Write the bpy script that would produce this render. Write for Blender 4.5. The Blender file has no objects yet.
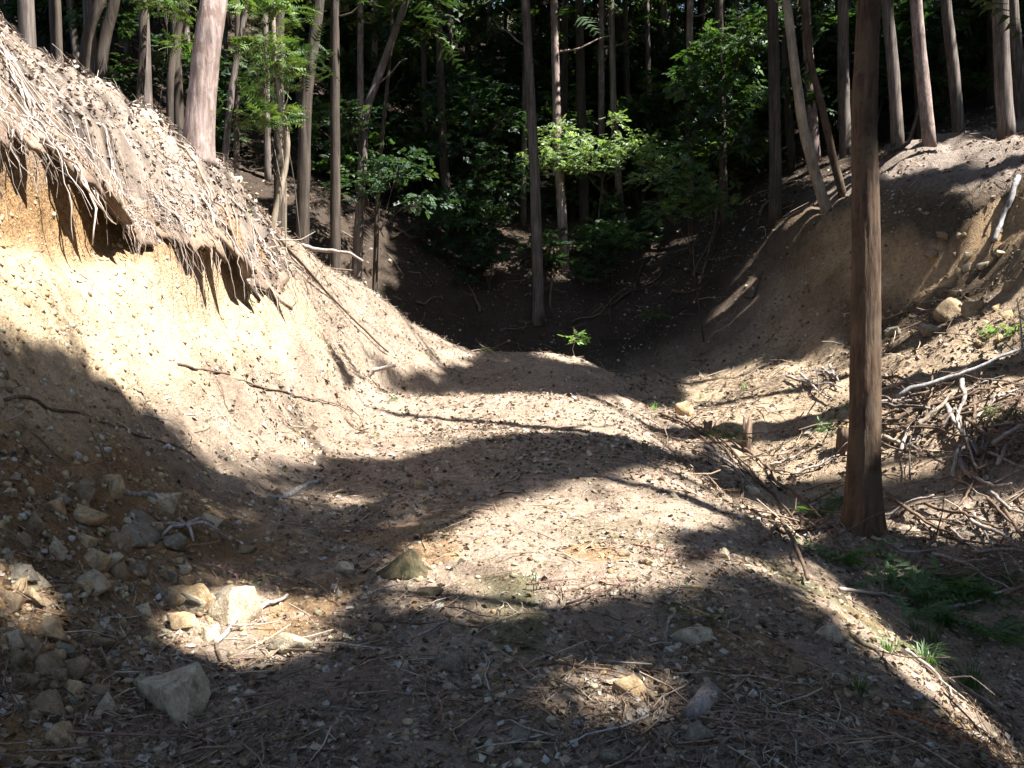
import bpy, math, random
import numpy as np
from mathutils import Vector

rng = np.random.default_rng(11)
random.seed(11)
scene = bpy.context.scene
COL = scene.collection

# ------------------------------------------------------------------ camera
F_PX, CX, CY = 887.0, 512.0, 384.0
EYE = np.array([0.0, 0.0, 1.6])
PITCH = math.radians(-5.0)
cam_d = bpy.data.cameras.new('camera')
cam_d.sensor_width = 36.0
cam_d.lens = 36.0 * F_PX / 1024.0
cam_d.clip_start = 0.05
cam_d.clip_end = 400.0
cam = bpy.data.objects.new('camera', cam_d)
cam.location = EYE
cam.rotation_euler = (math.radians(90) + PITCH, 0, 0)
COL.objects.link(cam)
scene.camera = cam

# ------------------------------------------------------------------ sky, sun, exposure
SUN_EL, SUN_AZ = math.radians(60), math.radians(113)      # azimuth from +Y towards +X
S = np.array([math.cos(SUN_EL) * math.sin(SUN_AZ), math.cos(SUN_EL) * math.cos(SUN_AZ), math.sin(SUN_EL)])
world = bpy.data.worlds.new('World')
scene.world = world
world.use_nodes = True
wn = world.node_tree
wn.nodes.clear()
sky = wn.nodes.new('ShaderNodeTexSky')
sky.sky_type = 'NISHITA'
sky.sun_disc = False
sky.sun_elevation = SUN_EL
sky.sun_rotation = SUN_AZ
bg = wn.nodes.new('ShaderNodeBackground')
bg.inputs['Strength'].default_value = 0.072
wo = wn.nodes.new('ShaderNodeOutputWorld')
wn.links.new(sky.outputs[0], bg.inputs[0])
wn.links.new(bg.outputs[0], wo.inputs[0])
sd = bpy.data.lights.new('sun', 'SUN')
sd.energy = 5.0
sd.angle = math.radians(0.55)
sd.color = (1.0, 0.965, 0.91)
sun = bpy.data.objects.new('sun', sd)
sun.rotation_euler = Vector(tuple(S)).to_track_quat('Z', 'Y').to_euler()
sun.location = (20, 0, 40)
COL.objects.link(sun)
vs = scene.view_settings
vs.view_transform = 'Standard'
vs.look = 'None'
vs.gamma = 1.0
vs.exposure = 2.35
vs.use_curve_mapping = False
cy = scene.cycles
cy.use_denoising = True
cy.max_bounces = 5
cy.diffuse_bounces = 3
cy.use_adaptive_sampling = True
cy.adaptive_threshold = .02
cy.glossy_bounces = 2
cy.transmission_bounces = 4
cy.transparent_max_bounces = 4
cy.caustics_reflective = False
cy.caustics_refractive = False

# ------------------------------------------------------------------ noise and terrain height
_tab = np.random.default_rng(5).random((256, 256))


def vnoise(x, y):
    xi = np.floor(x).astype(np.int64)
    yi = np.floor(y).astype(np.int64)
    fx = x - xi
    fy = y - yi
    fx = fx * fx * (3 - 2 * fx)
    fy = fy * fy * (3 - 2 * fy)
    a = _tab[xi & 255, yi & 255]
    b = _tab[(xi + 1) & 255, yi & 255]
    c = _tab[xi & 255, (yi + 1) & 255]
    d = _tab[(xi + 1) & 255, (yi + 1) & 255]
    return (a + (b - a) * fx) * (1 - fy) + (c + (d - c) * fx) * fy - 0.5


def sstep(a, b, x):
    t = np.clip((x - a) / (b - a), 0, 1)
    return t * t * (3 - 2 * t)


# cross sections of the place: distance along the track -> [(x, height)]
SEC = {
    -30: [(-70, 22), (-12, 8), (-6, 5.2), (-4, 3.6), (-3.2, 2.0), (-2.3, .5), (-1.6, 0), (0, 0), (1.8, -.05), (3.2, -.9), (4.6, -1.2), (7, -.4), (12, 3), (70, 22)],
    1.5: [(-70, 22), (-12, 7.6), (-6, 5.2), (-4.4, 4.2), (-3.8, 3.4), (-3.54, 3.0), (-3.5, 2.3), (-2.9, 1.5), (-2.5, .9), (-2.1, .4), (-1.7, .1), (-1.2, 0), (0, .02), (1.2, .02), (1.8, -.08), (2.4, -.5), (3.2, -1.05), (4.2, -1.4), (5.5, -1.2), (7.5, 0), (12, 3.2), (70, 22)],
    5: [(-70, 22), (-12, 7.6), (-8, 6.1), (-6, 5.2), (-4.7, 4.4), (-4.15, 3.85), (-3.72, 3.25), (-3.56, 3.05), (-3.52, 2.2), (-3.2, 2.0), (-3.0, 1.6), (-2.75, 1.1), (-2.4, .68), (-2.1, .36), (-1.7, .1), (-1.2, 0), (0, .03), (1.0, .01), (1.5, -.04), (1.9, -.16), (2.4, -.46), (3.2, -.95), (4, -1.2), (5, -1.2), (6.5, -.6), (9, .9), (12, 2.8), (70, 22)],
    7: [(-70, 22), (-12, 7.4), (-8, 5.9), (-6, 4.9), (-4.6, 4.15), (-4.05, 3.78), (-3.62, 3.05), (-3.47, 2.8), (-3.43, 1.95), (-3.1, 1.7), (-2.8, 1.15), (-2.5, .7), (-2.2, .35), (-1.8, .12), (-1.2, .03), (0, .06), (.9, .04), (1.4, -.03), (1.9, -.18), (2.4, -.42), (3.2, -.78), (4, -1.0), (5, -.8), (6.5, -.2), (9, 1.4), (12, 3.2), (70, 22)],
    9: [(-70, 22), (-12, 7.0), (-8, 5.6), (-6, 4.6), (-4.6, 3.95), (-3.7, 3.5), (-3.3, 2.9), (-3.1, 2.55), (-3.04, 2.4), (-3.0, 1.5), (-2.75, 1.2), (-2.5, .8), (-2.2, .35), (-1.95, .12), (-1.3, .08), (0, .12), (.9, .1), (1.4, .02), (1.9, -.17), (2.4, -.48), (3.0, -.74), (3.6, -.84), (4.4, -.92), (5.3, -.62), (6.5, .25), (9, 2.2), (12, 4), (70, 22)],
    10.5: [(-70, 21), (-12, 6.6), (-8, 5.2), (-6, 4.3), (-4.4, 3.65), (-3.4, 3.25), (-3.0, 2.7), (-2.7, 2.1), (-2.5, 1.65), (-2.35, 1.1), (-2.1, .55), (-1.85, .2), (-1.4, .17), (0, .22), (.8, .2), (1.3, .1), (1.75, -.1), (2.3, -.5), (3.0, -.8), (3.6, -.82), (4.3, -.62), (5.0, -.3), (6, .18), (7.2, .9), (9, 2.7), (12, 4.6), (70, 22)],
    12: [(-70, 21), (-12, 6.2), (-8, 4.7), (-6, 3.9), (-4.2, 3.1), (-3.25, 2.8), (-2.95, 2.2), (-2.65, 1.6), (-2.35, 1.1), (-2.1, .75), (-1.85, .48), (-1.4, .38), (-.5, .43), (.5, .46), (1.1, .38), (1.6, .16), (2.2, -.35), (2.8, -.62), (3.5, -.62), (4.3, -.32), (5.2, .15), (6, .45), (6.8, .85), (7.6, 1.7), (9, 3.3), (12, 5), (70, 22)],
    13.2: [(-70, 21), (-12, 5.8), (-8, 4.4), (-6, 3.6), (-4.2, 2.9), (-3.1, 2.5), (-2.65, 1.8), (-2.25, 1.1), (-1.85, .3), (-1.4, -.1), (-.6, -.12), (0, -.06), (1.0, -.06), (1.6, -.2), (2.2, -.42), (3.5, -.46), (4.5, -.06), (5.5, .42), (6.5, .9), (7.2, 1.3), (7.9, 2.3), (8.7, 3.3), (10, 4.3), (13, 5.6), (70, 22)],
    15: [(-70, 21), (-12, 5.4), (-8, 4.1), (-5, 2.9), (-3.2, 2.3), (-2.5, 2.0), (-1.95, 1.52), (-1.55, .95), (-1.25, .6), (-.8, .36), (0, .4), (.8, .4), (1.3, .32), (1.8, .1), (2.4, -.2), (3.5, -.1), (4.5, .3), (5.5, .58), (6.2, .92), (6.8, 1.5), (7.6, 2.4), (8.5, 3.3), (10, 4.1), (14, 5.6), (70, 22)],
    17: [(-70, 21), (-12, 5.2), (-8, 3.7), (-5, 2.3), (-3, 1.7), (-2, 1.35), (-1.25, .95), (-.8, .76), (0, .74), (.8, .72), (1.3, .62), (1.8, .4), (2.4, .15), (3.5, .2), (4.5, .5), (5.3, .9), (5.9, 1.7), (6.6, 2.7), (7.6, 3.6), (9.3, 4.4), (14, 5.8), (70, 23)],
    18: [(-70, 21), (-12, 5.2), (-8, 3.7), (-5, 2.1), (-3, 1.3), (-2, .95), (-1.2, .6), (0, .35), (1.0, .3), (1.8, .25), (2.6, .25), (3.6, .32), (4.2, .45), (5.0, .9), (5.7, 1.9), (6.4, 3.0), (7.8, 4.1), (14, 6.0), (70, 23)],
    19: [(-70, 21), (-12, 5.6), (-8, 4.0), (-5, 1.9), (-3, .5), (-1, -.6), (0, -.8), (1.7, -.5), (2.6, .1), (3.4, .36), (4, .44), (4.8, .95), (5.6, 2.1), (6.4, 3.2), (8, 4.5), (14, 6.2), (70, 23)],
    21: [(-70, 21), (-12, 6.4), (-8, 4.9), (-4.5, 3.5), (-2.6, 1.9), (-1, .7), (.6, .5), (2, .5), (3.3, .9), (4.4, 1.8), (5.3, 2.9), (6.5, 4.0), (9, 5.1), (14, 6.7), (70, 24)],
    23: [(-70, 21), (-12, 7.2), (-8, 5.6), (-4.5, 4.5), (-2.6, 3.3), (-1, 2.4), (.6, 2.1), (2.2, 2.0), (3.6, 2.3), (5, 3.0), (6.5, 4.3), (9, 5.5), (14, 7.1), (70, 24)],
    26: [(-70, 22), (-12, 9), (-6, 6), (-2.5, 4.5), (.7, 4.0), (3, 3.9), (5, 4.5), (8, 5.8), (14, 7.5), (70, 24)],
    35: [(-70, 24), (-15, 13), (-6, 10), (1, 8.6), (10, 9.2), (20, 11), (70, 24)],
    45: [(-70, 26), (-15, 17.5), (1, 14), (12, 13), (22, 13), (70, 24)],
    54: [(-70, 27), (-15, 21), (2, 17.3), (14, 15), (25, 14), (70, 24)],
    64: [(-70, 28), (-15, 23), (2, 18.6), (14, 17), (25, 16.5), (70, 24)],
    110: [(-70, 42), (0, 36), (70, 38)],
}
TX = np.arange(-70, 70.01, 0.05)
TY = np.arange(-30, 110.01, 0.1)
_k = sorted(SEC)
_rows = np.array([np.interp(TX, [p[0] for p in SEC[k]], [p[1] for p in SEC[k]]) for k in _k])
_idx = np.clip(np.searchsorted(_k, TY, side='right') - 1, 0, len(_k) - 2)
_ka = np.array(_k, float)
_t = ((TY - _ka[_idx]) / (_ka[_idx + 1] - _ka[_idx]))[:, None]
_t = np.clip(_t, 0, 1)
_t = 0.5 * _t + 0.5 * _t * _t * (3 - 2 * _t)
TAB = _rows[_idx] * (1 - _t) + _rows[_idx + 1] * _t


def _smooth(a, n, axis):
    ker = np.hanning(n + 2)[1:-1]
    ker /= ker.sum()
    pad = n // 2
    pw = [(0, 0), (0, 0)]
    pw[axis] = (pad, pad)
    b = np.pad(a, pw, mode='edge')
    out = np.zeros_like(a)
    for i, k in enumerate(ker):
        sl = [slice(None), slice(None)]
        sl[axis] = slice(i, i + a.shape[axis])
        out += k * b[tuple(sl)]
    return out


TAB = _smooth(_smooth(TAB, 9, 0), 3, 1)


def H0(x, y):
    x = np.asarray(x, float)
    y = np.asarray(y, float)
    fx = np.clip((x + 70) / 0.05, 0, len(TX) - 1.001)
    fy = np.clip((y + 30) / 0.1, 0, len(TY) - 1.001)
    ix = fx.astype(int)
    iy = fy.astype(int)
    fx = fx - ix
    fy = fy - iy
    return ((TAB[iy, ix] * (1 - fx) + TAB[iy, ix + 1] * fx) * (1 - fy)
            + (TAB[iy + 1, ix] * (1 - fx) + TAB[iy + 1, ix + 1] * fx) * fy)


def H(x, y):
    x = np.asarray(x, float)
    y = np.asarray(y, float)
    z = H0(x, y)
    road = sstep(-2.0, -1.6, x) * (1 - sstep(1.6, 2.2, x)) * (1 - sstep(15, 18, y))
    rough = 1 - 0.55 * road
    far = sstep(17, 22, y)
    side = np.clip(sstep(2.2, 3.5, x) + sstep(3.8, 5, -x) + far, 0, 1)
    z = z + vnoise(x / 2.7 + 9, y / 2.7 + 4) * (0.06 + 0.34 * side)
    z = z + vnoise(x / .9 + 31, y / .9 + 7) * (0.07 + 0.13 * side) * rough
    z = z + vnoise(x / .33 + 3, y / .33 + 17) * (0.05 + 0.04 * side) * rough
    z = z + vnoise(x / .13 + 13, y / .13 + 71) * 0.028
    z = z + vnoise(x / .06 + 43, y / .06 + 1) * 0.020
    z = z + .13 * np.exp(-((x - 3.55) ** 2 + (y - 9.0) ** 2) / .16)      # soil heaped round the big trunk
    # eroded right-hand bank: a broken scarp and slumped steps
    rb = sstep(5.0, 6.0, x) * (1 - sstep(9, 10.5, x)) * sstep(11.5, 13, y) * (1 - sstep(19.5, 21.5, y))
    ed = x - (7.35 - .42 * (y - 15.2)) - 1.1 * vnoise(x / 1.1 + 8, y / 1.1 + 2) - .45 * vnoise(x / .35 + 8, y / .35)
    z = z + rb * (.42 * sstep(-.08, .14, ed) - .35 * sstep(.1, 1.6, ed))
    z = z + rb * (np.abs(vnoise(x / .7 + 50, y / .7 + 20)) * .30 + vnoise(x / .25 + 5, y / .25) * .15 + np.abs(vnoise(x / .38 + 3, y / .38 + 9)) * .14)
    # water runs down the soft bank: shallow rills
    bank = sstep(-3.3, -2.9, x) * (1 - sstep(-2.2, -1.8, x)) * (1 - sstep(10, 12, y))
    z = z + bank * (vnoise(y / .22 + 2, x / 1.3) * 0.035 + vnoise(x / .11 + 7, y / .11) * .05 + np.abs(vnoise(x / .3 + 7, y / .3)) * .09)
    return z


def normals(x, y, e=0.06):
    nx = -(H(x + e, y) - H(x - e, y)) / (2 * e)
    ny = -(H(x, y + e) - H(x, y - e)) / (2 * e)
    n = np.stack([nx, ny, np.ones_like(nx)], -1)
    return n / np.linalg.norm(n, axis=-1, keepdims=True)


# ------------------------------------------------------------------ pixels and positions
cp, sp = math.cos(PITCH), math.sin(PITCH)
FWD = np.array([0, cp, sp])
UPV = np.array([0, -sp, cp])


def ray(u, v):
    d = np.array([(u - CX) / F_PX, 0, 0]) + FWD - UPV * ((v - CY) / F_PX)
    return d


def on_ground(u, v, t0=1.5):
    """first place where the view through a pixel meets the ground"""
    d = ray(u, v)
    t = t0 + np.cumsum(np.linspace(0.01, 0.12, 900))
    p = EYE + t[:, None] * d
    hit = np.nonzero(p[:, 2] < H(p[:, 0], p[:, 1]))[0]
    i = hit[0] if len(hit) else len(t) - 1
    return p[i]


def at_depth(u, v, Y):
    d = ray(u, v)
    return EYE + d * (Y / d[1])


def to_px(P):
    q = P - EYE
    zc = q @ FWD
    u = CX + F_PX * q[..., 0] / np.maximum(zc, .01)
    v = CY - F_PX * (q @ UPV) / np.maximum(zc, .01)
    return u, v, zc


def in_poly(u, v, poly):
    r = np.zeros(u.shape, bool)
    n = len(poly)
    j = n - 1
    for i in range(n):
        xi, yi = poly[i]
        xj, yj = poly[j]
        c = ((yi > v) != (yj > v)) & (u < (xj - xi) * (v - yi) / (yj - yi + 1e-9) + xi)
        r ^= c
        j = i
    return r


# ------------------------------------------------------------------ where crowns are cut open to let the sun through
LIT = [  # (outline in the photograph, nearest and farthest distance)
    ([(-60, -10), (205, 120), (310, 235), (470, 345), (470, 358), (400, 360), (370, 345), (330, 302), (300, 290), (310, 330), (352, 398), (440, 400), (560, 396),
      (640, 402), (668, 420), (690, 452), (660, 442), (600, 430), (520, 430), (445, 440), (385, 460), (330, 452), (250, 446), (190, 425), (130, 375), (70, 335), (-60, 275)], 2, 17.5),
    ([(400, 590), (440, 545), (520, 505), (600, 480), (690, 470), (740, 490), (700, 515), (640, 530), (610, 560), (560, 585), (520, 612), (450, 612)], 3, 10),
    ([(690, 440), (720, 452), (770, 500), (800, 545), (770, 530), (730, 495)], 5, 11),
    ([(800, 555), (830, 580), (880, 628), (940, 690), (1010, 752), (985, 752), (920, 690), (860, 632), (815, 590)], 2.5, 8),
    ([(200, 592), (262, 588), (292, 612), (318, 640), (290, 662), (240, 655), (160, 650), (170, 618)], 2.5, 6),
    ([(-10, 578), (44, 580), (40, 622), (-10, 628)], 2.5, 6),
    ([(600, 672), (655, 676), (650, 700), (598, 700)], 2.5, 6),
    ([(480, 675), (530, 678), (528, 692), (478, 690)], 2.5, 6),
    ([(690, 384), (700, 376), (770, 371), (850, 356), (915, 345), (950, 318), (990, 290), (1100, 240), (1120, 400), (1024, 402), (960, 425), (900, 478), (830, 475), (770, 478), (725, 455), (690, 410)], 8.5, 21),
    ([(905, 505), (1030, 500), (1030, 532), (960, 540), (900, 530)], 6, 12),
    ([(870, 158), (900, 148), (960, 143), (1030, 140), (1030, 156), (950, 162), (880, 176)], 14, 22),
    ([(985, 178), (1040, 165), (1040, 255), (1000, 235)], 11, 18),
    ([(500, 120), (560, 120), (560, 172), (505, 175)], 22, 40),
    ([(425, 205), (500, 207), (500, 238), (425, 240)], 20, 30),
    ([(640, 236), (680, 234), (680, 248), (640, 250)], 18, 28),
    ([(770, 150), (845, 150), (840, 180), (760, 182)], 20, 32),
    ([(690, 120), (700, 100), (760, 110), (760, 140)], 22, 40),
]
SA = np.cross(S, [0, 1, 0])
SA /= np.linalg.norm(SA)
SB = np.cross(S, SA)
GC = 0.10
GN = 700
LITG = np.full((GN, GN), np.inf)


def _sun_cell(P):
    a = np.floor((P @ SA) / GC).astype(int) + GN // 2
    b = np.floor((P @ SB) / GC).astype(int) + GN // 2
    return a, b, P @ S


def mark_lit(P):
    a, b, dpt = _sun_cell(P)
    ok = (a >= 1) & (a < GN - 1) & (b >= 1) & (b < GN - 1)
    np.minimum.at(LITG, (a[ok], b[ok]), dpt[ok])


gx, gy = np.meshgrid(np.arange(-8, 16, .07), np.arange(1.8, 24, .07))
gp = np.stack([gx.ravel(), gy.ravel(), H(gx.ravel(), gy.ravel())], -1)
gu, gv, gz = to_px(gp)
for poly, d0, d1 in LIT:
    m = (gz > d0) & (gz < d1)
    m[m] = in_poly(gu[m], gv[m], poly)
    mark_lit(gp[m])
gx, gy = np.meshgrid(np.arange(-8, 14, .09), np.arange(20, 40, .09))
gp = np.stack([gx.ravel(), gy.ravel(), H(gx.ravel(), gy.ravel())], -1)
gu, gv, gz = to_px(gp)
for poly, d0, d1 in LIT[-5:]:
    m = (gz > d0) & (gz < d1)
    m[m] = in_poly(gu[m], gv[m], poly)
    mark_lit(gp[m])


def lit_column(p, h, r=.25):
    """a trunk or spray that stands in the sun"""
    zz = np.arange(0, h, .08)
    for dx in np.arange(-r, r + .01, .09):
        for dy in np.arange(-r, r + .01, .09):
            mark_lit(np.stack([np.full_like(zz, p[0] + dx), np.full_like(zz, p[1] + dy), p[2] + zz], -1))


for (u, v, Y, h, r) in [(200, 155, 10, 2.2, .25), (272, 190, 11, 2.4, .5), (930, 140, 18.5, 3.2, .2), (897, 140, 19, 2.4, .2),
                        (620, 172, 23.5, 1.5, .8), (575, 165, 23.5, 1.3, .6), (655, 185, 23.5, 1.3, .6), (720, 115, 22.5, 1.3, .6), (548, 178, 23.5, 1.5, .5), (640, 190, 23.5, 1.9, .6), (672, 182, 23.5, 1.2, .5), (596, 175, 23.5, 1.7, .6), (577, 350, 16.8, .5, .3), (813, 130, 24, 2, .3), (667, 130, 34, 3, .3)]:
    lit_column(at_depth(u, v, Y), h, r)
dq = np.random.default_rng(77)
for (u0, u1, v0, v1, n_) in [(660, 830, 490, 580, 4), (880, 1020, 530, 600, 2)]:
    for _ in range(n_):                     # small gaps cut in the crowns for flecks of sun
        c_ = on_ground(u0 + (u1 - u0) * dq.random(), v0 + (v1 - v0) * dq.random())
        r_ = .03 + .05 * dq.random()
        th_ = dq.random(60) * 6.28
        rr_ = r_ * np.sqrt(dq.random(60))
        px_, py_ = c_[0] + np.cos(th_) * rr_ * 1.6, c_[1] + np.sin(th_) * rr_
        mark_lit(np.stack([px_, py_, H0(px_, py_)], -1))
_g = LITG.copy()
for da in (-1, 0, 1):
    for db in (-1, 0, 1):
        _g = np.minimum(_g, np.roll(np.roll(LITG, da, 0), db, 1))
LITG = _g


def shades_lit(P):
    a, b, dpt = _sun_cell(P)
    ok = (a >= 0) & (a < GN) & (b >= 0) & (b < GN)
    r = np.zeros(len(P), bool)
    r[ok] = dpt[ok] > LITG[a[ok], b[ok]] + 0.6
    return r


# ------------------------------------------------------------------ mesh helpers
def make_mesh(name, V, T, smooth=False, col=None):
    V = np.asarray(V, np.float32)
    T = np.asarray(T, np.int32)
    me = bpy.data.meshes.new(name)
    k = T.shape[1]
    me.vertices.add(len(V))
    me.vertices.foreach_set('co', V.ravel())
    me.loops.add(T.size)
    me.loops.foreach_set('vertex_index', T.ravel())
    me.polygons.add(len(T))
    me.polygons.foreach_set('loop_start', np.arange(0, T.size, k, dtype=np.int32))
    me.polygons.foreach_set('loop_total', np.full(len(T), k, np.int32))
    if smooth:
        me.polygons.foreach_set('use_smooth', np.ones(len(T), bool))
    if col is not None:
        a = me.color_attributes.new('tint', 'FLOAT_COLOR', 'POINT')
        c = np.ones((len(V), 4), np.float32)
        c[:, :3] = col
        a.data.foreach_set('color', c.ravel())
    me.update(calc_edges=True)
    me.validate()
    return me


def obj(name, me, mat=None, parent=None):
    o = bpy.data.objects.new(name, me)
    COL.objects.link(o)
    if me is not None and mat is not None and len(me.materials) == 0:
        me.materials.append(mat)
    if parent is not None:
        o.parent = parent
    return o


def tag(o, label, cat, group=None):
    o['label'] = label
    o['category'] = cat
    if group:
        o['group'] = group
    return o


def empty(name, loc):
    o = bpy.data.objects.new(name, None)
    o.location = tuple(loc)
    o.empty_display_size = .2
    COL.objects.link(o)
    return o


def merge(parts):
    Vs, Ts, Cs, n = [], [], [], 0
    for p in parts:
        Vs.append(p[0])
        Ts.append(np.asarray(p[1]) + n)
        if len(p) > 2:
            Cs.append(p[2])
        n += len(p[0])
    return (np.concatenate(Vs), np.concatenate(Ts)) + ((np.concatenate(Cs),) if Cs else ())


def tube(P, R, k=6, cap=True, wob=0.0, seed=0):
    P = np.asarray(P, float)
    n = len(P)
    R = np.broadcast_to(np.asarray(R, float), (n,))
    tng = np.gradient(P, axis=0)
    tng /= np.linalg.norm(tng, axis=1, keepdims=True) + 1e-9
    ref = np.array([1.0, 0.13, 0.07]) if abs(tng[:, 0]).mean() < .8 else np.array([0.1, 1.0, .05])
    a = ref - tng * (tng @ ref)[:, None]
    a /= np.linalg.norm(a, axis=1, keepdims=True) + 1e-9
    b = np.cross(tng, a)
    th = np.arange(k) / k * 2 * np.pi
    rad = R[:, None] * np.ones(k)[None]
    if wob:
        q = np.random.default_rng(seed)
        rad = rad * (1 + wob * (q.random((n, k)) - .5))
    V = P[:, None] + (a[:, None] * np.cos(th)[None, :, None] + b[:, None] * np.sin(th)[None, :, None]) * rad[..., None]
    V = V.reshape(-1, 3)
    i = np.arange(n - 1)[:, None] * k
    j = np.arange(k)[None]
    j2 = (j + 1) % k
    q1 = np.stack([i + j, i + j2, i + k + j2], -1).reshape(-1, 3)
    q2 = np.stack([i + j, i + k + j2, i + k + j], -1).reshape(-1, 3)
    T = [q1, q2]
    if cap:
        V = np.concatenate([V, P[:1], P[-1:]])
        c0, c1 = n * k, n * k + 1
        jj = np.arange(k)
        T.append(np.stack([np.full(k, c0), (jj + 1) % k, jj], -1))
        T.append(np.stack([np.full(k, c1), (n - 1) * k + jj, (n - 1) * k + (jj + 1) % k], -1))
    return V, np.concatenate(T)


def resample(P, n):
    """smooth path through way points"""
    P = np.asarray(P, float)
    m = len(P)
    if m == 2:
        t = np.linspace(0, 1, n)[:, None]
        return P[0] * (1 - t) + P[1] * t
    Q = np.concatenate([2 * P[:1] - P[1:2], P, 2 * P[-1:] - P[-2:-1]])
    t = np.linspace(0, m - 1 - 1e-6, n)
    i = t.astype(int)
    f = (t - i)[:, None]
    p0, p1, p2, p3 = Q[i], Q[i + 1], Q[i + 2], Q[i + 3]
    C = .5 * ((2 * p1) + (-p0 + p2) * f + (2 * p0 - 5 * p1 + 4 * p2 - p3) * f ** 2 + (-p0 + 3 * p1 - 3 * p2 + p3) * f ** 3)
    return C


def even(P, n):
    """the same path with its points evenly spaced"""
    P = np.asarray(P, float)
    c = np.concatenate([[0], np.linalg.norm(np.diff(P, axis=0), axis=1).cumsum()])
    t = np.linspace(0, c[-1], 240)
    C = np.stack([np.interp(t, c, P[:, k]) for k in range(3)], -1)
    w = 7 if len(P) > 4 else 30
    pad = np.concatenate([2 * C[0] - C[w:0:-1], C, 2 * C[-1] - C[-2:-w - 2:-1]])
    ker = np.hanning(2 * w + 3)[1:-1]
    ker /= ker.sum()
    C = np.stack([np.convolve(pad[:, k], ker, mode='valid') for k in range(3)], -1)
    L = np.concatenate([[0], np.linalg.norm(np.diff(C, axis=0), axis=1).cumsum()])
    t = np.linspace(0, L[-1], n)
    return np.stack([np.interp(t, L, C[:, k]) for k in range(3)], -1)


def basis_from(n, yaw):
    """columns: along, across, up for every row"""
    ref = np.stack([np.cos(yaw), np.sin(yaw), np.zeros_like(yaw)], -1)
    a = ref - n * (ref * n).sum(-1, keepdims=True)
    a /= np.linalg.norm(a, axis=-1, keepdims=True) + 1e-9
    b = np.cross(n, a)
    return np.stack([a, b, n], -1)


def scatter(tV, tT, pos, M, scale, col=None):
    N, m = len(pos), len(tV)
    sc = np.asarray(scale, float)
    if sc.ndim == 1:
        sc = sc[:, None] * np.ones(3)
    L = tV[None] * sc[:, None]
    V = np.einsum('nij,nmj->nmi', M, L) + pos[:, None]
    T = tT[None] + (np.arange(N) * m)[:, None, None]
    out = (V.reshape(-1, 3), T.reshape(-1, 3))
    if col is not None:
        out += (np.repeat(col, m, axis=0),)
    return out


# ------------------------------------------------------------------ materials
def node_mat(name):
    m = bpy.data.materials.new(name)
    m.use_nodes = True
    nt = m.node_tree
    return m, nt, nt.nodes['Principled BSDF'], nt.nodes['Material Output']


def N(nt, kind, **kw):
    n = nt.nodes.new(kind)
    for k, v in kw.items():
        if k in n.inputs:
            n.inputs[k].default_value = v
        else:
            setattr(n, k, v)
    return n


def ramp(nt, stops):
    r = nt.nodes.new('ShaderNodeValToRGB')
    el = r.color_ramp.elements
    while len(el) < len(stops):
        el.new(.5)
    for e, (p, c) in zip(el, stops):
        e.position = p
        e.color = (*c, 1)
    return r


def mixc(nt, mode, fac, a, b):
    m = nt.nodes.new('ShaderNodeMix')
    m.data_type = 'RGBA'
    m.blend_type = mode
    for s_, v in (('Factor', fac), ('A', a), ('B', b)):
        sock = [i for i in m.inputs if i.name == s_ and i.enabled][0]
        if hasattr(v, 'is_linked') or isinstance(v, bpy.types.NodeSocket):
            nt.links.new(v, sock)
        elif isinstance(v, tuple):
            sock.default_value = (*v, 1)
        else:
            sock.default_value = v
    return [o for o in m.outputs if o.enabled][0]


def bark_mat(name, dark, mid, light, zs=1.2, xs=16, bump=.6, moss=None, peel=None):
    m, nt, bs, _ = node_mat(name)
    tc = N(nt, 'ShaderNodeTexCoord')
    oi = N(nt, 'ShaderNodeObjectInfo')
    off = N(nt, 'ShaderNodeVectorMath', operation='MULTIPLY_ADD')
    nt.links.new(oi.outputs['Random'], off.inputs[0])
    off.inputs[1].default_value = (17, 31, 13)
    nt.links.new(tc.outputs['Object'], off.inputs[2])
    mp = N(nt, 'ShaderNodeMapping')
    mp.inputs['Scale'].default_value = (xs, xs, zs)
    nt.links.new(off.outputs[0], mp.inputs[0])
    n1 = N(nt, 'ShaderNodeTexNoise', Scale=1.0, Detail=8.0, Roughness=.65, Distortion=.4)
    nt.links.new(mp.outputs[0], n1.inputs['Vector'])
    n2 = N(nt, 'ShaderNodeTexNoise', Scale=2.3, Detail=4.0, Roughness=.6)
    nt.links.new(off.outputs[0], n2.inputs['Vector'])
    r = ramp(nt, [(.3, dark), (.5, mid), (.72, light)])
    nt.links.new(n1.outputs[0], r.inputs[0])
    c = mixc(nt, 'MULTIPLY', .7, r.outputs[0], (1, 1, 1))
    r2 = ramp(nt, [(.3, (.55, .55, .55)), (.7, (1.15, 1.1, 1.05))])
    nt.links.new(n2.outputs[0], r2.inputs[0])
    c = mixc(nt, 'MULTIPLY', .8, r.outputs[0], r2.outputs[0])
    if peel or moss:
        n3 = N(nt, 'ShaderNodeTexNoise', Scale=5.0 if peel else 3.0, Detail=6.0, Roughness=.7)
        nt.links.new(off.outputs[0], n3.inputs['Vector'])
        r3 = ramp(nt, [(.52, (0, 0, 0)), (.6, (1, 1, 1))])
        nt.links.new(n3.outputs[0], r3.inputs[0])
        c = mixc(nt, 'MIX', r3.outputs[0], c, peel or moss)
    nt.links.new(c, bs.inputs['Base Color'])
    bs.inputs['Roughness'].default_value = .9
    bs.inputs['Specular IOR Level'].default_value = .2
    bp = N(nt, 'ShaderNodeBump', Strength=bump, Distance=.02)
    nt.links.new(n1.outputs[0], bp.inputs['Height'])
    nt.links.new(bp.outputs[0], bs.inputs['Normal'])
    return m


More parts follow.
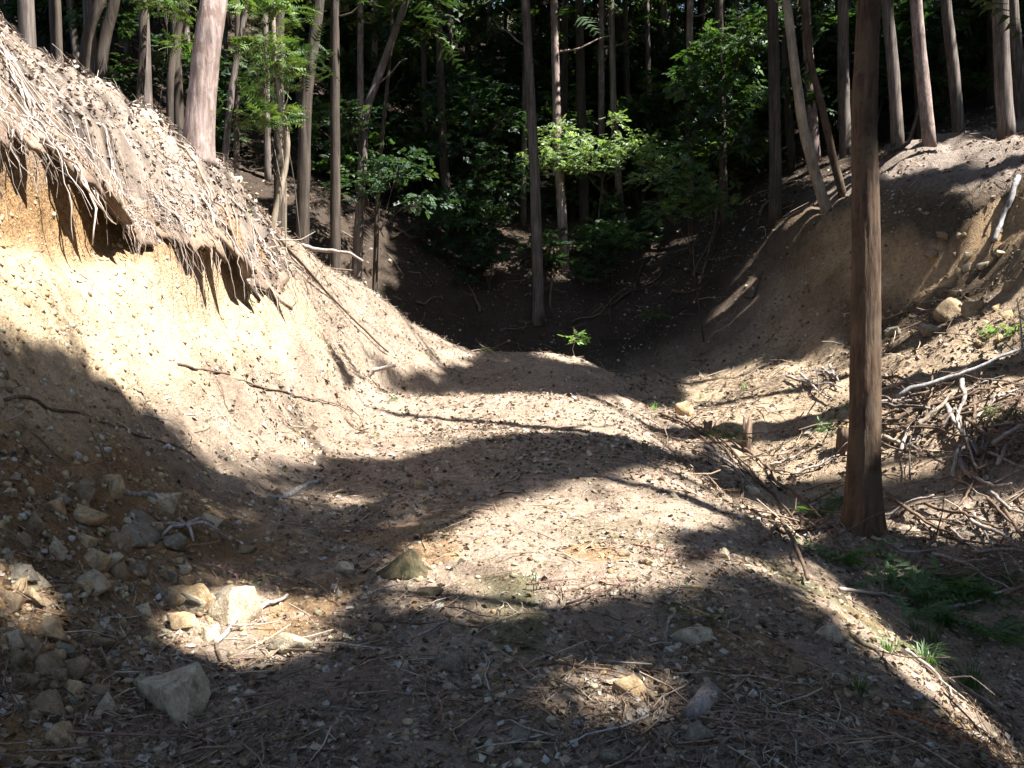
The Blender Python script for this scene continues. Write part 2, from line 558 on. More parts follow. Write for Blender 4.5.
BARK_MAIN = bark_mat('bark_brown', (.032, .022, .016), (.082, .054, .036), (.145, .098, .066), zs=2.6, xs=17, bump=1.0, moss=(.085, .062, .042))
BARK_PINK = bark_mat('bark_pinkish_grey', (.10, .07, .06), (.27, .21, .19), (.42, .36, .34), zs=3.5, xs=20, bump=.8, peel=(.17, .12, .10))
BARK_GREY = bark_mat('bark_grey', (.04, .035, .03), (.12, .10, .088), (.24, .21, .19), zs=1.2, xs=18, bump=.7)
BARK_PALE = bark_mat('bark_pale_tan', (.13, .105, .08), (.25, .21, .16), (.38, .33, .27), zs=2.5, xs=10, bump=.3)
BARK_DARK = bark_mat('bark_dark', (.022, .018, .015), (.058, .047, .038), (.11, .09, .074), zs=1.2, xs=18, bump=.7)  # darker copy of the grey bark, partly standing in for shade on trunks
WOOD_GREY = bark_mat('dead_wood_grey', (.13, .113, .10), (.28, .245, .22), (.45, .41, .375), zs=6, xs=40, bump=.4)
WOOD_BROWN = bark_mat('dead_wood_brown', (.05, .035, .025), (.13, .09, .065), (.22, .165, .125), zs=6, xs=40, bump=.5)
WOOD_BLUISH = bark_mat('weathered_wood', (.13, .13, .133), (.25, .25, .255), (.40, .405, .41), zs=8, xs=30, bump=.4)
WOOD_ORANGE = bark_mat('cut_wood_orange', (.22, .12, .05), (.42, .25, .11), (.55, .36, .18), zs=5, xs=40, bump=.3)


def tint_mat(name, rough=.85, bump=.25, bscale=60, spec=.25, trans=0.0):
    """colour comes from the tint each piece carries, broken up by noise"""
    m, nt, bs, out = node_mat(name)
    at = N(nt, 'ShaderNodeAttribute', attribute_name='tint')
    tc = N(nt, 'ShaderNodeTexCoord')
    n1 = N(nt, 'ShaderNodeTexNoise', Scale=float(bscale), Detail=4.0, Roughness=.65)
    nt.links.new(tc.outputs['Object'], n1.inputs['Vector'])
    r = ramp(nt, [(.3, (.62, .6, .58)), (.7, (1.18, 1.17, 1.15))])
    nt.links.new(n1.outputs[0], r.inputs[0])
    c = mixc(nt, 'MULTIPLY', 1.0, at.outputs['Color'], r.outputs[0])
    nt.links.new(c, bs.inputs['Base Color'])
    bs.inputs['Roughness'].default_value = rough
    bs.inputs['Specular IOR Level'].default_value = spec
    if bump:
        bp = N(nt, 'ShaderNodeBump', Strength=bump, Distance=.01)
        nt.links.new(n1.outputs[0], bp.inputs['Height'])
        nt.links.new(bp.outputs[0], bs.inputs['Normal'])
    if trans:
        tr = N(nt, 'ShaderNodeBsdfTranslucent')
        g = mixc(nt, 'MULTIPLY', 1.0, c, (1.35, 1.45, .6))
        nt.links.new(g, tr.inputs['Color'])
        mx = N(nt, 'ShaderNodeMixShader')
        mx.inputs[0].default_value = trans
        nt.links.new(bs.outputs[0], mx.inputs[1])
        nt.links.new(tr.outputs[0], mx.inputs[2])
        nt.links.new(mx.outputs[0], out.inputs['Surface'])
    return m


LEAF = tint_mat('living_leaves', rough=.5, bump=0, bscale=30, spec=.4, trans=.35)
NEEDLE = tint_mat('conifer_foliage', rough=.6, bump=0, bscale=30, spec=.3, trans=.25)
LITTER = tint_mat('dry_leaves', rough=.8, bump=0, bscale=40, spec=.25)
TWIG = tint_mat('dry_twigs', rough=.85, bump=0, bscale=50)
STONE = tint_mat('gravel', rough=.9, bump=.4, bscale=45)
ROOTM = tint_mat('dry_roots', rough=.85, bump=0, bscale=30)


def rock_mat(name, a, b, c_):
    m, nt, bs, _ = node_mat(name)
    tc = N(nt, 'ShaderNodeTexCoord')
    oi = N(nt, 'ShaderNodeObjectInfo')
    off = N(nt, 'ShaderNodeVectorMath', operation='MULTIPLY_ADD')
    nt.links.new(oi.outputs['Random'], off.inputs[0])
    off.inputs[1].default_value = (17, 31, 13)
    nt.links.new(tc.outputs['Object'], off.inputs[2])
    n1 = N(nt, 'ShaderNodeTexNoise', Scale=2.6, Detail=9.0, Roughness=.7)
    nt.links.new(off.outputs[0], n1.inputs['Vector'])
    n2 = N(nt, 'ShaderNodeTexNoise', Scale=11.0, Detail=5.0, Roughness=.7)
    nt.links.new(off.outputs[0], n2.inputs['Vector'])
    r = ramp(nt, [(.32, a), (.5, b), (.68, c_)])
    nt.links.new(n1.outputs[0], r.inputs[0])
    r2 = ramp(nt, [(.3, (.6, .58, .55)), (.65, (1.1, 1.1, 1.1))])
    nt.links.new(n2.outputs[0], r2.inputs[0])
    c = mixc(nt, 'MULTIPLY', .8, r.outputs[0], r2.outputs[0])
    n4 = N(nt, 'ShaderNodeTexNoise', Scale=1.6, Detail=7.0, Roughness=.75)
    nt.links.new(off.outputs[0], n4.inputs['Vector'])
    r4 = ramp(nt, [(.50, (0, 0, 0)), (.62, (.75, .75, .75))])
    nt.links.new(n4.outputs[0], r4.inputs[0])
    c = mixc(nt, 'MIX', r4.outputs[0], c, (.17, .12, .075))
    nt.links.new(c, bs.inputs['Base Color'])
    bs.inputs['Roughness'].default_value = .92
    bs.inputs['Specular IOR Level'].default_value = .2
    ad = N(nt, 'ShaderNodeMath', operation='ADD')
    nt.links.new(n1.outputs[0], ad.inputs[0])
    nt.links.new(n2.outputs[0], ad.inputs[1])
    bp = N(nt, 'ShaderNodeBump', Strength=.6, Distance=.02)
    nt.links.new(ad.outputs[0], bp.inputs['Height'])
    nt.links.new(bp.outputs[0], bs.inputs['Normal'])
    return m


ROCK = {
    'pale': rock_mat('rock_pale', (.31, .255, .17), (.44, .375, .265), (.52, .46, .355)),
    'tan': rock_mat('rock_tan', (.26, .17, .085), (.40, .29, .16), (.50, .40, .26)),
    'grey': rock_mat('rock_grey', (.11, .098, .075), (.20, .18, .14), (.30, .275, .225)),
    'moss': rock_mat('rock_mossy', (.03, .031, .015), (.07, .066, .035), (.16, .14, .085)),
    'clod': rock_mat('clod_brown', (.16, .11, .065), (.25, .185, .115), (.33, .26, .17)),
}


def ground_mat():
    m, nt, bs, _ = node_mat('forest_soil')
    at = N(nt, 'ShaderNodeAttribute', attribute_name='tint')
    tc = N(nt, 'ShaderNodeTexCoord')
    n1 = N(nt, 'ShaderNodeTexNoise', Scale=1.7, Detail=8.0, Roughness=.65)
    n2 = N(nt, 'ShaderNodeTexNoise', Scale=14.0, Detail=8.0, Roughness=.7)
    n3 = N(nt, 'ShaderNodeTexNoise', Scale=75.0, Detail=5.0, Roughness=.7)
    vo = N(nt, 'ShaderNodeTexVoronoi', Scale=38.0)
    for n in (n1, n2, n3, vo):
        nt.links.new(tc.outputs['Object'], n.inputs['Vector'])
    r1 = ramp(nt, [(.3, (.72, .68, .64)), (.7, (1.2, 1.2, 1.2))])
    r2 = ramp(nt, [(.3, (.55, .52, .5)), (.52, (1.0, 1.0, 1.0)), (.72, (1.4, 1.36, 1.3))])
    r3 = ramp(nt, [(.32, (.6, .58, .56)), (.66, (1.2, 1.2, 1.2))])
    nt.links.new(n1.outputs[0], r1.inputs[0])
    nt.links.new(n2.outputs[0], r2.inputs[0])
    nt.links.new(n3.outputs[0], r3.inputs[0])
    c = mixc(nt, 'MULTIPLY', 1.0, at.outputs['Color'], r1.outputs[0])
    c = mixc(nt, 'MULTIPLY', .9, c, r2.outputs[0])
    c = mixc(nt, 'MULTIPLY', .9, c, r3.outputs[0])
    nt.links.new(c, bs.inputs['Base Color'])
    bs.inputs['Roughness'].default_value = .95
    bs.inputs['Specular IOR Level'].default_value = .15
    a1 = N(nt, 'ShaderNodeMath', operation='MULTIPLY_ADD')
    nt.links.new(n2.outputs[0], a1.inputs[0])
    a1.inputs[1].default_value = 1.6
    nt.links.new(n3.outputs[0], a1.inputs[2])
    a2 = N(nt, 'ShaderNodeMath', operation='MULTIPLY_ADD')
    nt.links.new(vo.outputs['Distance'], a2.inputs[0])
    a2.inputs[1].default_value = .6
    nt.links.new(a1.outputs[0], a2.inputs[2])
    bp = N(nt, 'ShaderNodeBump', Strength=.8, Distance=.03)
    nt.links.new(a2.outputs[0], bp.inputs['Height'])
    nt.links.new(bp.outputs[0], bs.inputs['Normal'])
    return m


# soil colour place by place; right bank and forest also carry painted shade
def sandy(x, y):
    """bare yellow subsoil of the cut banks"""
    z = H0(x, y)
    nz = vnoise(x / .5 + 5, y / .5 + 3) * .5
    left = sstep(.75, 1.35, z + nz) * (1 - sstep(2.3, 2.9, z)) * (x < -1.5) * (1 - sstep(10.6, 11.6, y))
    ed = x - (7.35 - .42 * (y - 15.2)) - 1.1 * vnoise(x / 1.1 + 8, y / 1.1 + 2)
    right = .95 * sstep(-.9, -.1, ed + nz) * (1 - sstep(.1, .35, ed)) * sstep(12.2, 13.2, y) * (1 - sstep(16.5, 19, y)) * (x > 5)
    far = .3 * sstep(4.9, 5.6, x + nz) * (1 - sstep(6.4, 7.4, x)) * sstep(15.5, 16.5, y) * (1 - sstep(19, 21, y))
    return np.clip(left + right + far, 0, 1)


def soil_colour(x, y):
    sd_ = sandy(x, y)[:, None]
    nz = vnoise(x / .8 + 15, y / .8 + 33)
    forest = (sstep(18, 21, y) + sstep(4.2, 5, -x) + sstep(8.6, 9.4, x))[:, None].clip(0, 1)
    litter = np.array([.275, .22, .172]) * np.ones((len(x), 1))
    brown = np.array([.22, .14, .07])
    rub = (sstep(1.2, 1.8, -x + nz * .6) * (1 - sstep(5.2, 6.6, y)))[:, None]
    c = litter * (1 - rub) + brown * rub
    moss = (sstep(.18, .36, vnoise(x / .45 + 71, y / .45 + 9)) * (1 - sstep(5, 7, y)) * sstep(-.6, .2, x))[:, None]
    c = c * (1 - .75 * moss) + np.array([.10, .11, .045]) * .75 * moss
    och = (sstep(.16, .32, vnoise(x / .55 + 23, y / .55 + 49)) * (1 - sstep(5.5, 7.5, y)))[:, None]
    c = c * (1 - .7 * och) + np.array([.27, .165, .075]) * .7 * och
    terr = (sstep(2.6, 3.4, x) * sstep(9.5, 11, y) * (1 - sstep(17, 20, y)))[:, None]
    c = c * (1 - terr) + np.array([.30, .235, .165]) * terr
    yel = np.array([.48, .375, .25])
    ora = np.array([.30, .19, .095])
    hi = sstep(1.75, 2.15, H0(x, y))[:, None] * (x < 0)[:, None]
    rt = (x > 0)[:, None] * 1.0
    s_c = yel * (1 - np.clip(hi + .6 * rt, 0, 1)) + ora * np.clip(hi + .6 * rt, 0, 1)
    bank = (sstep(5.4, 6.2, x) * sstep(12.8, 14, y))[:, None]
    c = c * (1 - bank) + np.array([.10, .075, .05]) * bank  # brown litter darkened to imitate the shade lying on the right bank
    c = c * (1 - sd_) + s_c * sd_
    upper = (sstep(6.2, 7.4, x) * sstep(13.5, 15.5, y) * (1 - sstep(20, 23, y)) * sstep(3.0, 3.7, H0(x, y)))[:, None]
    c = c * (1 - upper) + np.array([.21, .175, .15]) * upper
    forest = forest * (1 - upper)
    c = c * (1 - forest) + np.array([.05, .038, .029]) * forest  # brown forest floor, deepened in colour for the canopy's shade
    return c


# ------------------------------------------------------------------ ground
def grow(start, step, ratio, end):
    out = [start]
    while out[-1] < end:
        out.append(out[-1] + step)
        step *= ratio
    return out


xr = grow(3.5, .032, 1.021, 68)
xs = np.array([-v for v in xr[::-1]] + list(np.arange(-3.46, 3.47, .032)) + xr)
yf = grow(9.0, .034, 1.0155, 105)
yb = grow(-2.0, .04, 1.12, 26)
ys = np.array([-v for v in yb[::-1]] + list(np.arange(2.04, 8.98, .034)) + yf)
ys = ys[np.argsort(ys)]
gx, gy = np.meshgrid(xs, ys)
gz = H(gx, gy)
V = np.stack([gx, gy, gz], -1).reshape(-1, 3)
nx_ = len(xs)
ii = (np.arange(len(ys) - 1)[:, None] * nx_ + np.arange(nx_ - 1)[None]).ravel()
Q = np.stack([ii, ii + 1, ii + 1 + nx_, ii + nx_], -1)
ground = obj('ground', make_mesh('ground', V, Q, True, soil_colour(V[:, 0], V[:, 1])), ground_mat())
ground['kind'] = 'structure'

# ------------------------------------------------------------------ leaf and litter templates
def leaf_template(w=.36, fold=.12, curl=.1):
    V = np.array([[-.5, 0, 0], [-.08, w, fold], [.5, .04, curl], [.06, -w * .92, fold * .9 + curl * .2], [.02, 0, 0]], float)
    T = np.array([[0, 4, 1], [1, 4, 2], [2, 4, 3], [3, 4, 0]])
    return V, T


def frond_template(n=9, spread=.28, droop=.2, seed=0, gap=.35):
    q = np.random.default_rng(seed)
    V, T = [], []
    def tri(a, b, c):
        k = len(V)
        V.extend([a, b, c])
        T.append([k, k + 1, k + 2])
    tri([0, -.012, 0], [0, .012, 0], [1, 0, -droop])
    for i in range(n):
        t = (i + .3) / n
        for sgn in (-1, 1):
            L = spread * (1 - t * .75) * (.75 + .5 * q.random())
            x0 = t
            z0 = -droop * t * t
            fw = L * (.55 + .3 * q.random())
            wd = (1 - gap) / n
            tri([x0, 0, z0], [min(x0 + wd, 1), 0, z0], [x0 + fw, sgn * L, z0 - .06 + .1 * (q.random() - .5)])
    return np.array(V), np.array(T)


def dead_frond(n=9, spread=.16, seed=0, keep=.65):
    """a shed cedar spray: curved stalk, many leaflets broken off"""
    r = np.random.default_rng(seed)
    V, T = [], []
    cur = r.normal(0, .25)
    ax = lambda t: np.array([t, cur * t * t, .05 * math.sin(3 * t)])
    for i in range(4):
        a, b_ = ax(i / 4), ax((i + 1) / 4)
        k = len(V)
        V.extend([a + [0, .010, 0], a - [0, .010, 0], b_ + [0, .002, .004]])
        T.append([k, k + 1, k + 2])
    for i in range(n):
        for sg in (-1, 1):
            if r.random() > keep:
                continue
            t = (i + r.random()) / n
            L = spread * (.4 + .9 * r.random())
            p = ax(t)
            k = len(V)
            V.extend([p, p + [.03, 0, 0], p + [L * (.6 + .7 * r.random()), sg * L * (.4 + .6 * r.random()), .08 * r.normal()]])
            T.append([k, k + 1, k + 2])
    return np.array(V), np.array(T)


def twig_template():
    P = np.array([[-.5, 0, 0], [-.15, .04, .02], [.2, -.03, .01], [.5, .03, 0]])
    return tube(P, [.012, .012, .010, .006], 3, cap=False)


def pebble_template(seed):
    q = np.random.default_rng(seed)
    t = (1 + 5 ** .5) / 2
    V = np.array([[-1, t, 0], [1, t, 0], [-1, -t, 0], [1, -t, 0], [0, -1, t], [0, 1, t], [0, -1, -t], [0, 1, -t], [t, 0, -1], [t, 0, 1], [-t, 0, -1], [-t, 0, 1]], float)
    V /= np.linalg.norm(V[0])
    T = np.array([[0, 11, 5], [0, 5, 1], [0, 1, 7], [0, 7, 10], [0, 10, 11], [1, 5, 9], [5, 11, 4], [11, 10, 2], [10, 7, 6], [7, 1, 8], [3, 9, 4], [3, 4, 2], [3, 2, 6], [3, 6, 8], [3, 8, 9], [4, 9, 5], [2, 4, 11], [6, 2, 10], [8, 6, 7], [9, 8, 1]])
    V = V * (.75 + .5 * q.random((12, 1))) * np.array([1, .8, .55])
    return V, T


def palette(n, cols, var=.25):
    cols = np.array(cols, float)
    c = cols[rng.integers(0, len(cols), n)]
    return np.clip(c * (1 + var * (rng.random((n, 1)) - .5) * 2), 0, .8)


def spread_xy(n, y0=2.0, y1=24.0):
    y = y0 * (y1 / y0) ** rng.random(n)
    x = (rng.random(n) * 2 - 1) * (.62 * y + .9)
    return x, y


WARM = np.array([1.0, .95, .865])


def ground_scatter(name, tmpls, n, smin, smax, cols, mat, lift, tilt=.35, keep=None, y0=2.0, y1=24.0, var=.25, power=1.0, yawdown=0.0):
    parts = []
    for tV, tT in tmpls:
        x, y = spread_xy(n // len(tmpls), y0, y1)
        if keep is not None:
            k = rng.random(len(x)) < keep(x, y)
            x, y = x[k], y[k]
        nn = normals(x, y)
        nn = nn + tilt * (rng.random(nn.shape) - .5) * 2
        nn /= np.linalg.norm(nn, axis=1, keepdims=True)
        s_ = smin + (smax - smin) * rng.random(len(x)) ** power
        pos = np.stack([x, y, H(x, y) + lift * s_], -1)
        M = basis_from(nn, rng.random(len(x)) * 2 * np.pi)
        parts.append(scatter(tV, tT, pos, M, s_, np.minimum(palette(len(x), cols, var), .36) * WARM))
    V, T, C = merge(parts)
    o = obj(name, make_mesh(name, V, T, False, C), mat)
    o['kind'] = 'stuff'
    return o


def less_on_sand(x, y):
    cl = .6 + 1.3 * vnoise(x / 1.1 + 81, y / 1.1 + 22) + 1.5 * vnoise(x / .4 + 81, y / .4 + 22) + .9 * vnoise(x / .15 + 1, y / .15 + 2)
    return np.clip((1 - .92 * sandy(x, y)) * np.clip(cl, .28, 1), 0, 1)


o = ground_scatter('leaf_litter', [leaf_template(.36, .12, .12), leaf_template(.3, .2, -.15), leaf_template(.42, .05, .25)], 110000, .010, .055,
                   [(.38, .32, .26), (.48, .42, .36), (.26, .205, .16), (.18, .14, .105), (.13, .10, .078), (.22, .165, .125), (.10, .078, .062), (.36, .33, .30), (.16, .125, .10), (.13, .12, .075), (.085, .066, .052)], LITTER, .12, .85, less_on_sand, power=2.4, var=.4)
tag(o, 'pale brown dry leaf litter strewn over the track and banks', 'leaf litter')
o = ground_scatter('needle_litter', [dead_frond(8, .15, 3), dead_frond(7, .2, 4), dead_frond(9, .12, 6, .5), dead_frond(6, .18, 9)], 31000, .05, .22,
                   [(.17, .125, .095), (.22, .165, .13), (.12, .09, .07), (.28, .225, .185), (.19, .135, .10)], LITTER, .05, .25, less_on_sand, power=1.3)
tag(o, 'reddish brown dead cedar sprays littering the ground', 'needle litter')
o = ground_scatter('twig_litter', [twig_template()], 9500, .10, .40,
                   [(.34, .28, .23), (.22, .16, .12), (.14, .10, .075), (.42, .36, .31), (.28, .2, .15)], TWIG, .03, .25, less_on_sand, power=2.0)
tag(o, 'thin dry twigs scattered over the ground', 'twig litter')


def off_track(x, y):
    return less_on_sand(x, y) * np.clip(sstep(1.6, 3.0, x) + sstep(2.4, 3.2, -x) + sstep(16, 19, y), .06, 1)


o = ground_scatter('far_leaf_litter', [leaf_template(.36, .12, .12), leaf_template(.42, .05, .25)], 30000, .04, .12,
                   [(.30, .25, .20), (.38, .32, .27), (.20, .15, .115), (.12, .09, .068), (.09, .068, .052), (.06, .046, .036)], LITTER, .15, .8, off_track, y0=9.0, y1=42.0, power=1.8, var=.35)
tag(o, 'dead leaves covering the slopes beyond the track', 'leaf litter')
o = ground_scatter('far_twig_litter', [twig_template()], 5500, .25, .9,
                   [(.34, .28, .23), (.22, .16, .12), (.12, .085, .065), (.16, .12, .09)], TWIG, .06, .5, off_track, y0=9.0, y1=38.0, power=2.0)
tag(o, 'thin fallen twigs on the slopes beyond the track', 'twig litter')


def mid_keep(x, y):
    return less_on_sand(x, y) * sstep(6.5, 10, y) * (1 - sstep(16, 20, y)) * (np.abs(x - 1) < 7)


o = ground_scatter('track_litter', [leaf_template(.36, .12, .12), leaf_template(.3, .2, .3), dead_frond(6, .25, 4)], 60000, .02, .085,
                   [(.40, .34, .28), (.30, .24, .195), (.20, .155, .12), (.12, .09, .07), (.085, .065, .05), (.16, .12, .09), (.46, .41, .36)], LITTER, .15, .9, mid_keep, y0=6.5, y1=20.0, power=2.0, var=.4)
tag(o, 'dry leaves and bark crumbs on the farther part of the track', 'leaf litter')


def spur_keep(x, y):
    return (x < -.7) * (x > -4.5) * sstep(9.8, 11, y) * (1 - sstep(17.2, 18, y)) * sstep(.6, 1.0, H0(x, y))


o = ground_scatter('straw_litter', [twig_template(), dead_frond(7, .1, 21)], 60000, .06, .30,
                   [(.42, .36, .31), (.34, .28, .24), (.48, .43, .38), (.22, .17, .14), (.13, .10, .08)], TWIG, .05, .5, spur_keep, y0=9.8, y1=18.0, power=1.6)
tag(o, 'pale straw and dead sprays covering the sunlit spur at left', 'straw')


def right_keep(x, y):
    return np.clip(sstep(4.6, 5.6, x) * sstep(11, 13, y) * (.45 + 1.2 * vnoise(x / .6, y / .6)), 0, 1)


o = ground_scatter('bank_litter', [leaf_template(.36, .12, .12), leaf_template(.3, .2, .3), dead_frond(8, .22, 14), dead_frond(9, .16, 15)], 30000, .03, .13,
                   [(.24, .19, .155), (.30, .25, .21), (.16, .12, .09), (.10, .076, .058), (.07, .053, .042), (.20, .145, .09)], LITTER, .12, .9, right_keep, y0=11.0, y1=24.0, power=2.2, var=.4)
tag(o, 'clods, leaves and dead sprays lying on the right bank', 'bank litter')


def gravel_keep(x, y):
    rub = sstep(1.0, 1.7, -x) * (1 - sstep(5, 7, y))
    return np.clip(.45 + .5 * rub - .5 * (y > 12) + .3 * vnoise(x / .5, y / .5), .05, 1)


o = ground_scatter('gravel', [pebble_template(1), pebble_template(2), pebble_template(3)], 20000, .005, .030,
                   [(.34, .27, .18), (.25, .19, .12), (.20, .14, .085), (.30, .27, .21), (.40, .33, .23), (.17, .12, .075)], STONE, .15, .4, gravel_keep, y1=20, power=2.2)
tag(o, 'small tan stones and soil crumbs strewn on the track', 'gravel')


def on_bank(x, y):
    return np.clip(sandy(x, y) * .9 + sstep(1.7, 2.1, -x) * .35, 0, 1) * (x < -1.5) * (y < 12)


o = ground_scatter('bank_crumbs', [pebble_template(4), pebble_template(5)], 26000, .004, .034,
                   [(.46, .37, .25), (.40, .31, .20), (.34, .25, .15), (.50, .42, .31)], STONE, .05, .5, on_bank, y0=3.0, y1=12.0, power=3.0, var=.35)
tag(o, 'crumbs of yellow subsoil lying on the left cut bank', 'soil crumbs')

# ------------------------------------------------------------------ root mat overhanging the cut bank
def edge_x(y):
    return np.interp(y, [1, 3, 5, 7, 8, 9, 10.4, 11.2], [-3.54, -3.54, -3.56, -3.47, -3.28, -3.06, -2.66, -2.55])


def lip_len(y):
    return np.clip(.27 + .35 * (vnoise(y / .6 + 3, y * 0 + .5)) + .42 * vnoise(y / .13, y * 0 + 2.5) + .2 * vnoise(y / .05, y * 0 + 9.5), .02, .62) * (1 - sstep(9.6, 10.8, y))


def mat_z(x, y):
    e = edge_x(y) - .06
    zin = H(np.minimum(x, e), y)
    over = np.maximum(x - e, 0)
    return zin + .05 - over * .75 - over ** 2 * .9


rm = empty('root_mat', (-3.4, 6.5, float(H(-3.4, 6.5))))
tag(rm, 'matted grey roots and humus overhanging the yellow cut bank', 'root mat')
RM0 = np.array(rm.location)
yy = np.arange(2.2, 10.8, .045)
tt = np.linspace(0, 1, 34)
gy, gt = np.meshgrid(yy, tt, indexing='ij')
x0 = edge_x(gy) - .95
x1 = edge_x(gy) + lip_len(gy)
gx = x0 + (x1 - x0) * gt
gz = mat_z(gx, gy) + (vnoise(gx / .065 + 5, gy / .075) * .11 + vnoise(gx / .2 + 15, gy / .26) * .24 * (1 - .7 * sstep(.7, 1, gt))) * np.minimum(1, gt * 4) - .10 * (1 - sstep(0, .12, gt)) - .05 * (1 - sstep(2.2, 2.6, gy)) - .1 * sstep(10.2, 10.8, gy)
top = np.stack([gx, gy, gz], -1)
under = top + np.array([-.02, 0, -.015]) - np.array([0, 0, .07]) * (1 - gt[..., None] * .8)
ny_, nt_ = gy.shape
def grid_tris(n, m, flip=False):
    i = (np.arange(n - 1)[:, None] * m + np.arange(m - 1)[None]).ravel()
    a = np.stack([i, i + 1, i + 1 + m], -1)
    b = np.stack([i, i + 1 + m, i + m], -1)
    t = np.concatenate([a, b])
    return t[:, ::-1] if flip else t
nv = ny_ * nt_
T = [grid_tris(ny_, nt_), grid_tris(ny_, nt_, True) + nv]
e = np.arange(ny_ - 1) * nt_ + nt_ - 1
T.append(np.stack([e, e + nv, e + nt_], -1))
T.append(np.stack([e + nt_, e + nv, e + nt_ + nv], -1))
V = np.concatenate([top.reshape(-1, 3), under.reshape(-1, 3)])
hc = np.array([.17, .135, .11]) * np.clip(.9 + 1.3 * vnoise(V[:, 0] / .1, V[:, 1] / .1) + 1.2 * vnoise(V[:, 0] / .3 + 7, V[:, 1] / .4), .25, 2)[:, None]
sf = (gt.ravel() > .78)
hc[:nv][sf] *= np.array([1.0, .9, .8])
obj('humus', make_mesh('humus', V - RM0, np.concatenate(T), True, hc), ROOTM, rm)


def root_path(y, back, hang, n=13, wig=.03):
    pts = []
    x = edge_x(y) - back
    lip = edge_x(y) + lip_len(np.array(y)) * .97
    drift = rng.normal(-.12, .6)
    z = None
    total = (lip - x) * 1.5 + hang
    st = total / n
    vel = np.array([.55, drift * .5, -.6])
    for i in range(n + 1):
        if z is None or x < lip:
            z = float(mat_z(np.array(x), np.array(y))) + .018 + .02 * rng.random()
            pts.append((x, y, z))
            x = x + st * .62
            y = y + st * drift * .6 + rng.normal(0, wig * .5)
        else:
            vel = vel * .62 + np.array([0, 0, -1]) * .38 + rng.normal(0, .14, 3)
            vel /= np.linalg.norm(vel)
            p = np.array(pts[-1]) + vel * st
            pts.append(tuple(p))
            x, y = p[0], p[1]
    return np.array(pts)


ROOT_MATS = []
for i in range(64):
    y = 3.6 + rng.random() * 6.9
    P = root_path(y, .05 + .6 * rng.random() ** 1.4, .15 + .75 * rng.random() ** 1.2 * (1 - .4 * (y > 9)), 14, .09)
    P = resample(P, 22)
    r0 = .004 + .014 * rng.random() ** 2.2
    P = P + np.cumsum(rng.normal(0, .012, P.shape), 0)
    V, T = tube(P - RM0, np.linspace(r0 * 1.2, r0 * .35, len(P)), 5, wob=.3, seed=i)
    c = palette(1, [(.32, .27, .235), (.40, .35, .315), (.26, .20, .16), (.36, .29, .235)])[0]
    obj('root', make_mesh('root', V, T, True, np.tile(c, (len(V), 1))), ROOTM, rm)
parts = []
for i in range(60):                                      # fine roots hang in tufts
    yc = 2.6 + rng.random() * 7.9
    back = .04 + .42 * rng.random() ** 1.5
    hang = .06 + .68 * rng.random() ** 1.4
    tone = rng.random()
    for j in range(int(rng.integers(3, 13))):
        P = root_path(yc + rng.normal(0, .07), max(.02, back + rng.normal(0, .12)), hang * (.4 + .8 * rng.random()), 10, .10)
        P = P + np.cumsum(rng.normal(0, .018, P.shape), 0)
        r0 = .0016 + .0035 * rng.random() ** 2.5
        V, T = tube(P - RM0, np.linspace(r0, r0 * .5, len(P)), 3, cap=False)
        c = palette(1, [(.38, .32, .28), (.46, .40, .36), (.28, .22, .175), (.19, .14, .11), (.50, .44, .40)])[0] * (.6 + .7 * tone)
        parts.append((V, T, np.tile(c, (len(V), 1))))
# fine straw combed down the mat
n = 3600
y = 2.4 + rng.random(n) * 8.2
x = edge_x(y) + lip_len(y) * .9 - .06 - rng.random(n) * 1.1
z = mat_z(x, y) + .02 + vnoise(x / .2 + 15, y / .26) * .24 * (1 - .7 * sstep(-.25, .2, x - edge_x(y))) + .04 * rng.random(n)
nn = np.stack([.75 + .25 * rng.normal(0, 1, n), -.1 + .3 * rng.normal(0, 1, n), .65 + .2 * rng.normal(0, 1, n)], -1)
nn /= np.linalg.norm(nn, axis=1, keepdims=True)
dn = np.stack([.4 + .7 * rng.normal(0, 1, n), 1.1 * rng.normal(0, 1, n), -.5 + .6 * rng.normal(0, 1, n)], -1)
a = dn - nn * (dn * nn).sum(1, keepdims=True)
a /= np.linalg.norm(a, axis=1, keepdims=True)
M = np.stack([a, np.cross(nn, a), nn], -1)
parts.append(scatter(*twig_template(), np.stack([x, y, z], -1) - RM0, M, .03 + .22 * rng.random(n) ** 2.2, palette(n, [(.28, .235, .21), (.36, .315, .285), (.21, .165, .14), (.14, .105, .085), (.10, .075, .06)])))
n = 8500                                                 # leaf crumbs caught in the mat
y = 2.4 + rng.random(n) * 8.2
x = edge_x(y) + lip_len(y) * .8 - rng.random(n) * 1.1
z = mat_z(x, y) + .015 + vnoise(x / .2 + 15, y / .26) * .24 * (1 - .7 * sstep(-.25, .2, x - edge_x(y)))
nn = np.stack([.5 + .6 * rng.normal(0, 1, n), .6 * rng.normal(0, 1, n), .7 + .4 * rng.random(n)], -1)
nn /= np.linalg.norm(nn, axis=1, keepdims=True)
parts.append(scatter(*leaf_template(.4, .15, .2), np.stack([x, y, z], -1) - RM0, basis_from(nn, rng.random(n) * 6.28), .015 + .05 * rng.random(n) ** 2,
                     palette(n, [(.36, .31, .27), (.27, .22, .185), (.16, .12, .10), (.10, .075, .06), (.44, .39, .35)], .35)))
o = obj('fine_roots', make_mesh('fine_roots', *merge(parts)[:2], False, merge(parts)[2]), ROOTM, rm)
o['kind'] = 'stuff'

# ------------------------------------------------------------------ trees
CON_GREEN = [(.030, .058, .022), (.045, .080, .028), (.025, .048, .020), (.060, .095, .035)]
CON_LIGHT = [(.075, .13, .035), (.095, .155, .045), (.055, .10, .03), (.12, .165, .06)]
FROND = [frond_template(6, .36, .25, 7, .2), frond_template(6, .42, .15, 8, .2)]


